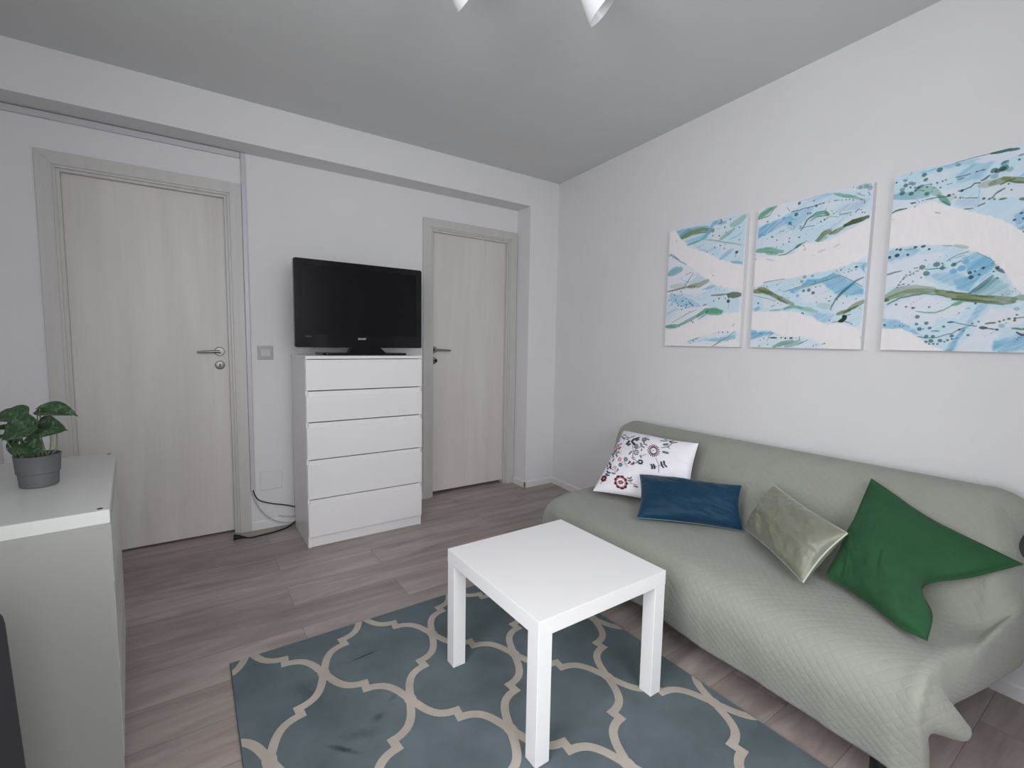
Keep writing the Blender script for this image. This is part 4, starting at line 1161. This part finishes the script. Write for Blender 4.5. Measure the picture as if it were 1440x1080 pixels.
C3 = [
('p','b',0.85,[-2,704,192,693,361,701,391,691,415,385,385,391,330,454,251,499,185,536,62,576,-1,546,-5,608]),
('p','W',0.75,[150,601,210,596,201,558,184,547,158,584]),
('p','W',0.6,[258,594,371,564,375,523,276,540]),
('p','W',0.6,[220,706,362,691,364,667,294,655,238,679]),
('p','W',0.6,[-1,603,146,569,63,572,-1,550]),
('p','W',0.5,[90,666,182,666,169,637,123,638]),
('p','B',0.5,[82,684,180,689,260,686,227,675,139,679]),
('p','B',0.45,[190,642,233,673,294,662,257,613,197,614]),
('p','B',0.6,[355,466,378,481,407,488,415,385,385,391,366,418]),
('p','l',0.5,[195,556,259,542,261,515,197,537]),
('s','t',0.55,34,[2,614,61,604,110,595]),
('s','g',0.5,30,[86,625,119,613,145,587]),
('s','g',0.85,20,[145,583,162,564,178,545]),
('s','G',0.7,8,[159,561,182,538]),
('s','g',0.3,30,[171,565,189,569]),
('s','B',0.7,6,[82,684,126,686,192,689]),
('s','B',0.5,5,[258,584,262,522]),
('s','t',0.3,6,[1,629,40,619]),
('d','G',0.85,13,[101,654,141,678,95,673,108,599,29,621,59,613,38,649]),
('d','G',0.6,12,[36,669,54,653,63,648,194,680,28,636]),
('s','G',0.85,13,[70,621,79,629,92,634]),
('s','k',0.8,5,[70,619,99,614]),
('d','k',0.9,5,[119,632,136,633,153,634,162,636,148,612,107,624,69,633,54,637,80,630,333,575,342,553,353,649,247,641,264,642,6,668]),
('s','k',0.7,5,[92,634,119,632]),
('s','G',0.85,6,[190,637,213,636,230,638]),
('s','G',0.8,6,[244,640,258,642,269,641]),
('s','k',0.6,6,[167,617,182,620]),
('s','G',0.6,10,[196,629,214,628]),
('s','D',0.95,7,[202,585,215,585,236,591,244,600,258,599]),
('d','k',0.9,10,[211,584]),
('s','G',0.9,10,[260,605,271,609,284,618]),
('d','G',0.85,18,[293,631,317,632]),
('d','D',0.8,13,[316,631,303,627]),
('d','t',0.6,16,[333,623,318,647,295,611]),
('s','G',0.8,10,[310,648,325,654]),
('s','k',0.9,7,[352,662,364,664]),
('s','G',1,12,[281,692,312,692,348,686]),
('s','k',0.9,4,[186,691,226,692,254,693,281,692]),
('s','O',0.95,9,[-1,550,12,557,47,559]),
('s','D',0.9,8,[59,575,76,575]),
('d','O',0.9,4,[86,575,98,577,108,577]),
('s','O',0.95,6,[111,578,146,577,170,573]),
('d','D',0.95,10,[175,576]),
('d','O',0.9,5,[188,578,208,559,195,564,216,558,288,535,301,532]),
('s','O',0.8,6,[222,555,256,548]),
('d','O',0.9,9,[273,541]),
('s','O',0.9,8,[314,528,332,528]),
('s','O',0.7,9,[287,537,297,538,302,548]),
('s','G',0.95,9,[302,548,310,555,325,563]),
('s','O',0.8,14,[366,517,406,509]),
('s','k',0.95,7,[260,518,277,524]),
('s','k',0.95,6,[224,515,246,514]),
('s','o',0.7,26,[289,586,309,591,330,594]),
('s','o',0.8,22,[319,597,346,585,371,576,401,566]),
('s','O',0.9,8,[313,578,331,586,348,588]),
('s','O',0.7,8,[338,582,371,570,401,563]),
('s','o',0.4,30,[261,590,294,589]),
('s','B',0.8,8,[360,591,369,599]),
('d','k',0.9,7,[379,450,357,450,372,469,385,459,397,437]),
('p','w',1,[-4,542,73,561,128,568,173,539,251,499,308,469,352,435,384,401,418,351,423,282,390,328,-2,385]),
('s','k',0.7,5,[140,523,153,518]),
('d','k',0.7,4,[4,526,74,559]),
('p','b',0.9,[-2,410,73,411,182,397,225,378,267,359,313,321,343,278,373,224,400,194,431,177,445,1,228,-1,164,18,115,63,73,85,-7,90,-6,199]),
('p','B',0.75,[228,340,270,355,307,329,323,302,280,255,257,216,224,230,209,266,253,273,242,312]),
('p','B',0.45,[140,289,207,297,253,269,211,239,154,272]),
('p','B',0.45,[1,401,73,406,108,385,59,360,0,343]),
('p','t',0.45,[260,212,318,262,360,233,370,196,289,198]),
('p','B',0.6,[257,97,288,172,314,171,274,97,242,51,233,3,203,3,236,51]),
('p','W',0.75,[-8,356,75,370,184,373,173,348,112,317,128,275,181,242,48,254,-1,250]),
('p','W',0.85,[4,164,65,202,145,209,197,186,222,168,263,174,237,121,176,123,165,95,6,120]),
('p','W',0.85,[293,104,320,155,404,144,435,135,437,107,363,87,337,69,305,58,277,54]),
('p','W',0.8,[271,54,359,69,334,36,337,2,234,-1]),
('p','B',0.7,[337,36,409,68,440,68,444,15,369,-1,339,5]),
('p','B',0.6,[-5,129,57,119,107,84,139,51,115,63,66,85,-7,90]),
('p','b',0.7,[303,160,359,139,331,155]),
('s','G',0.8,10,[-3,305,27,312,50,316]),
('d','k',0.95,12,[4,375,30,379]),
('d','k',0.9,8,[27,404,39,400,66,376,132,388,88,402,110,401,116,402]),
('s','k',0.9,6,[83,407,93,403]),
('s','k',0.8,4,[57,396,84,397]),
('s','O',0.8,4,[170,395,201,388]),
('s','g',0.5,14,[207,389,243,376]),
('d','G',0.8,15,[209,320,158,327,115,322,176,311,130,296]),
('s','G',0.85,6,[125,312,164,311,188,310]),
('s','G',0.85,7,[203,317,229,331]),
('s','k',0.8,5,[188,335,210,351,247,362]),
('s','k',0.6,4,[210,343,236,349]),
('d','k',0.8,5,[99,321,175,328,92,321,123,347,78,308,66,297,60,290,58,283,80,296,90,299,49,272,43,261,77,259,60,262,40,252,115,282,90,270]),
('s','O',0.8,4,[41,261,60,286,80,300,112,315]),
('s','O',0.8,5,[45,260,64,262]),
('d','B',0.95,18,[242,325,232,303,210,295]),
('d','k',0.9,11,[256,284,260,268]),
('d','k',0.9,9,[291,298,327,294]),
('s','k',0.8,6,[285,296,296,300]),
('d','k',0.9,6,[269,288,282,275,330,257,319,282]),
('s','D',0.8,12,[326,290,346,275]),
('s','G',0.6,5,[270,355,308,326,323,302]),
('s','G',0.7,16,[263,212,287,232,317,266]),
('s','G',0.45,16,[277,211,298,227,324,254]),
('s','B',0.9,5,[286,251,311,276]),
('s','o',0.55,34,[1,215,49,241,100,241,156,232]),
('s','o',0.75,24,[-2,203,33,217,77,231,124,231,169,227]),
('s','O',0.85,10,[10,185,51,208,92,217,131,220,170,213,202,201]),
('s','o',0.85,30,[169,223,213,208,258,195]),
('s','o',0.9,26,[232,199,287,191,342,185,379,181]),
('s','O',0.9,12,[214,192,259,185,302,177,351,168,380,172]),
('s','O',0.8,10,[197,221,255,209,289,198,328,192]),
('s','O',0.8,16,[-4,203,12,202]),
('s','o',0.6,22,[374,181,391,187,432,174]),
('s','g',0.85,14,[242,181,216,171]),
('s','g',0.8,8,[216,171,193,154,168,145,136,147,109,154]),
('s','G',0.8,6,[92,168,105,167]),
('d','k',0.85,7,[149,167,97,166,41,183,75,172,197,92,343,78,280,173]),
('d','l',0.7,5,[190,127,172,181,273,115,186,167,59,112,353,91]),
('s','k',0.95,9,[208,108,225,109]),
('s','k',0.9,5,[225,108,251,99,289,91]),
('s','k',0.9,14,[299,86,314,85]),
('s','k',0.9,7,[314,85,345,78]),
('s','D',0.85,6,[117,55,149,49,181,51,199,59,223,66,240,80,257,87]),
('d','G',0.85,11,[113,103,114,131,144,106,156,87,124,84,147,55,168,55,163,38,191,39,224,57,148,34]),
('d','O',0.9,6,[159,26,171,27,184,27,204,35,213,41,225,45,239,49,243,80,255,76,277,101,293,107,268,60,347,106,358,111,370,115,384,116,388,127,384,109]),
('s','D',0.8,6,[162,75,185,76]),
('s','O',0.9,9,[313,100,337,103]),
('s','O',0.8,5,[225,45,245,49]),
('s','O',0.85,7,[384,116,406,119,435,125]),
('s','O',0.85,9,[381,83,402,79,426,82]),
('s','D',0.9,10,[392,69,406,59,421,61]),
('d','t',0.5,13,[386,148,354,91]),
('d','k',0.9,9,[8,101]),
('d','k',0.8,4,[44,99,60,98,70,97,89,94,137,84,331,80]),
('s','B',0.6,16,[224,3,237,43,260,89]),
('s','k',0.3,12,[212,3,227,3]),
('p','w',1,[-14,88,66,85,108,63,144,30,183,12,203,-6,-8,-11]),
('p','w',1,[260,373,301,341,331,304,352,269,375,228,400,194,432,163,417,358,254,385])]
CW, CH, CT = .5, .696, .028
def canvas(s0, w, cmds, label):
    root = empty('canvas_painting', RW(s0 + w / 2, 0, 1.2126)); tag(root, label, 'painting', 'three abstract canvases above the sofa')
    nx, ny = 330, 460
    img = paint(cmds, w * 1000, 695, nx, ny, (197, 203, 210))
    ss = np.linspace(s0, s0 + w, nx); zz = np.linspace(1.2126, 1.9085, ny)
    SS, ZZ = np.meshgrid(ss, zz, indexing='ij'); n = CT
    P = np.stack([CX + D1.x * SS + N1.x * n, CY + D1.y * SS + N1.y * n, ZZ], -1) - np.array(RW(s0 + w / 2, 0, 1.2126))
    grid_mesh('painted_surface', P[::-1], M['paint'], root, col=img[::-1], smooth=False)
    b = BM(); off = RW(s0 + w / 2, 0, 1.2126)
    t = bmesh.new(); box(t, s0, s0 + w, .001, CT - .0006, 1.2126, 1.9085, .0015, 1)
    for vv in t.verts: vv.co = RW(*vv.co) - off
    merge(b, t); obj('stretcher', b, M['canvas'], root)
SCW, SCD = .80, .85
canvas(1.227, .511, C1, 'leftmost of three abstract blue and green paintings, nearest the room corner')
SCW, SCD = .48, .62
canvas(1.799, .506, C2, 'middle of three abstract blue and green paintings above the sofa')
SCW, SCD = .45, .58
canvas(2.3772, .506, C3, 'rightmost abstract painting with broad white arc and long olive stroke')

# ================================================================== POTTED PLANT
root = empty('potted_plant', (-.387, 1.955, .7605)); tag(root, 'small green leafy plant in grey pot standing on the low chest', 'potted plant')
bm = BM(); lathe(bm, [(0, 0), (.041, 0), (.0435, .002), (.0465, .040), (.0495, .042), (.0525, .092), (.0535, .0945), (.052, .0955), (.050, .092), (.048, .08), (0, .08)], 56)
obj('pot', bm, M['pot'], root, True, .7)
bm = BM(); lathe(bm, [(.0485, .080), (.03, .083), (0, .084)], 40); obj('soil', bm, M['soil'], root, True)
def leaf_mat():
    m = mat('variegated_leaf', (.05, .12, .05), .38, spec=.5); k = NT(m); tc = k.n('ShaderNodeTexCoord')
    nz = k.n('ShaderNodeTexNoise'); nz.inputs['Scale'].default_value = 60; nz.inputs['Detail'].default_value = 5; nz.inputs['Distortion'].default_value = 1.4; k.l(tc.outputs['Object'], nz.inputs[0])
    cr = k.n('ShaderNodeValToRGB'); e = cr.color_ramp.elements; e[0].position = .42; e[0].color = (.016, .045, .016, 1); e[1].position = .70; e[1].color = (.12, .20, .12, 1)
    x = e.new(.55); x.color = (.035, .085, .032, 1)
    k.l(nz.outputs['Fac'], cr.inputs[0]); k.l(cr.outputs[0], k.b.inputs['Base Color']); return m
M['leaf'] = leaf_mat(); M['stem'] = mat('leaf_stem', (.13, .2, .08), .45)
bmL = BM(); bmS = BM()
def leaf(c, tip, nrm, L, Wd, curl=.15, stem=None):
    c = Vector(c); tip = Vector(tip).normalized(); nrm = Vector(nrm); nrm = (nrm - tip * nrm.dot(tip)).normalized(); side = nrm.cross(tip)
    n = 18; rows = []
    t = bmesh.new()
    for i in range(n + 1):
        f = i / n; x = f - .42
        wv = (math.sin(PI * f ** .62) ** .75) * (1 - .25 * f) if 0 < f < 1 else 0
        if f > .9: wv = wv * .35 + .02
        row = []
        for j in range(-6, 7):
            g = j / 6; lob = -.10 * abs(g) ** 1.4 * max(0, 1 - f * 3)
            p = c + tip * (x + lob) * L + side * g * wv * Wd / 2 + nrm * (-curl * L * ((x) ** 2 * 1.8) + .08 * L * abs(g) * wv - .05 * L * (1 - abs(g)) ** 3)
            row.append(t.verts.new(p))
        rows.append(row)
    for a, b in zip(rows, rows[1:]):
        for j in range(12):
            fc = t.faces.new((a[j], a[j + 1], b[j + 1], b[j])); fc.smooth = True
    merge(bmL, t)
    if stem:
        base = c - tip * .42 * L
        tube(bmS, crom([Vector(stem), Vector(stem).lerp(base, .5) + Vector((0, 0, .008)) + (base - Vector(stem)) * .12, base], 8), .0017, 7)
r_ = Vector((.824, -.567, 0)); t_ = Vector((-.567, -.824, 0)); u_ = Vector((0, 0, 1))   # sideways (right), towards the camera side, up
def at(dx, dz, dy=0): return r_ * dx + t_ * dy + u_ * dz
# dx right, dz above the chest top, dy towards the room's near side
def add(dx, dz, dy, tip, nrm, L, W, sx, curl=.15):
    L *= 1.0; W *= 1.15
    leaf(at(dx, dz, dy), r_ * tip[0] + u_ * tip[1] + t_ * tip[2], r_ * nrm[0] + u_ * nrm[1] + t_ * nrm[2], L, W, curl, (at(sx, .083, 0)))
add(-.058, .214, .01, (-1, -.15, .1), (.1, .75, .65), .088, .062, -.02)
add(.062, .228, .0, (1, -.10, .0), (0, .8, .55), .108, .060, .015)
add(-.002, .180, .045, (-.75, -.5, .4), (-.05, .45, .9), .088, .078, -.01, .2)
add(.058, .180, .02, (1, -.02, .2), (.05, .45, .8), .105, .068, .03)
add(.034, .134, .05, (.85, -.25, .3), (0, .55, .8), .086, .062, .01, .2)
add(-.060, .185, .0, (-.5, -.5, .0), (0, .3, .9), .070, .06, -.02)
add(-.095, .172, .0, (-1, .05, .2), (0, .95, .2), .085, .05, -.03)
add(-.085, .148, .03, (-1, -.2, .2), (0, .98, .1), .075, .045, -.03)
add(-.035, .128, .03, (.3, -.8, .4), (-.3, .3, .9), .065, .055, -.02)
add(.020, .236, -.03, (.9, .1, -.3), (0, .95, .25), .075, .05, .0)
add(-.105, .205, .0, (-.9, -.4, .1), (0, .8, .5), .07, .055, -.03)
for a, b, c_ in (((-.03, .083, .01), (-.055, .13, .01), (-.09, .18, .0)), ((-.02, .083, .02), (-.045, .12, .03), (-.06, .15, .03)), ((.033, .083, .0), (.06, .12, .0), (.062, .19, .0)), ((.028, .083, .01), (.05, .115, .01), (.055, .17, .01)), ((-.01, .083, .0), (-.02, .12, .0), (.02, .23, -.03))):
    tube(bmS, crom([at(p[0], p[1], p[2]) for p in (a, b, c_)], 8), .0018, 7)
obj('foliage', bmL, M['leaf'], root, False); obj('stems', bmS, M['stem'], root, True)

# ================================================================== CEILING SPOTLIGHT FIXTURE
root = empty('ceiling_spotlight', (1.02, 1.30, H_CEIL)); tag(root, 'white ceiling light with spotlight heads at the top edge', 'ceiling light')
bm = BM(); lathe(bm, [(0, -.001), (.075, -.001), (.075, -.018), (.068, -.025), (0, -.025)], 48); obj('ceiling_plate', bm, M['lamp'], root, True, .6)
def head(c, ax, armto):
    c, ax = Vector(c), Vector(ax).normalized(); q = ax.to_track_quat('Z', 'Y').to_matrix().to_4x4(); q.translation = c - Vector(root.location)
    bm = BM(); lathe(bm, [(0, -.150), (.022, -.148), (.026, -.140), (.028, -.095), (.033, -.075), (.045, -.045), (.056, -.018), (.0605, 0), (.058, .0), (.053, -.018), (.042, -.043), (.029, -.072), (.024, -.09), (0, -.092)], 48, q)
    h = obj('spotlight_head', bm, M['lamp'], root, True, .9)
    b2 = BM(); lathe(b2, [(0, -.085), (.018, -.083), (.022, -.06), (.014, -.045), (0, -.042)], 24, q); obj('bulb', b2, mat('frosted_bulb', (.7, .7, .68), .4), h, True)
    bk = c - ax * .12 - Vector(root.location)
    b3 = BM(); tube(b3, crom([bk, bk + Vector((0, 0, .05)), Vector(armto) - Vector((0, 0, .03)), Vector(armto)], 8), .007, 10); obj('arm', b3, M['lamp'], root, True)
head((1.219, 1.259, 2.362), (.637, -.366, -.685), (.04, -.01, -.02))
head((.805, 1.458, 2.354), (.888, .007, -.484), (-.04, .01, -.02))
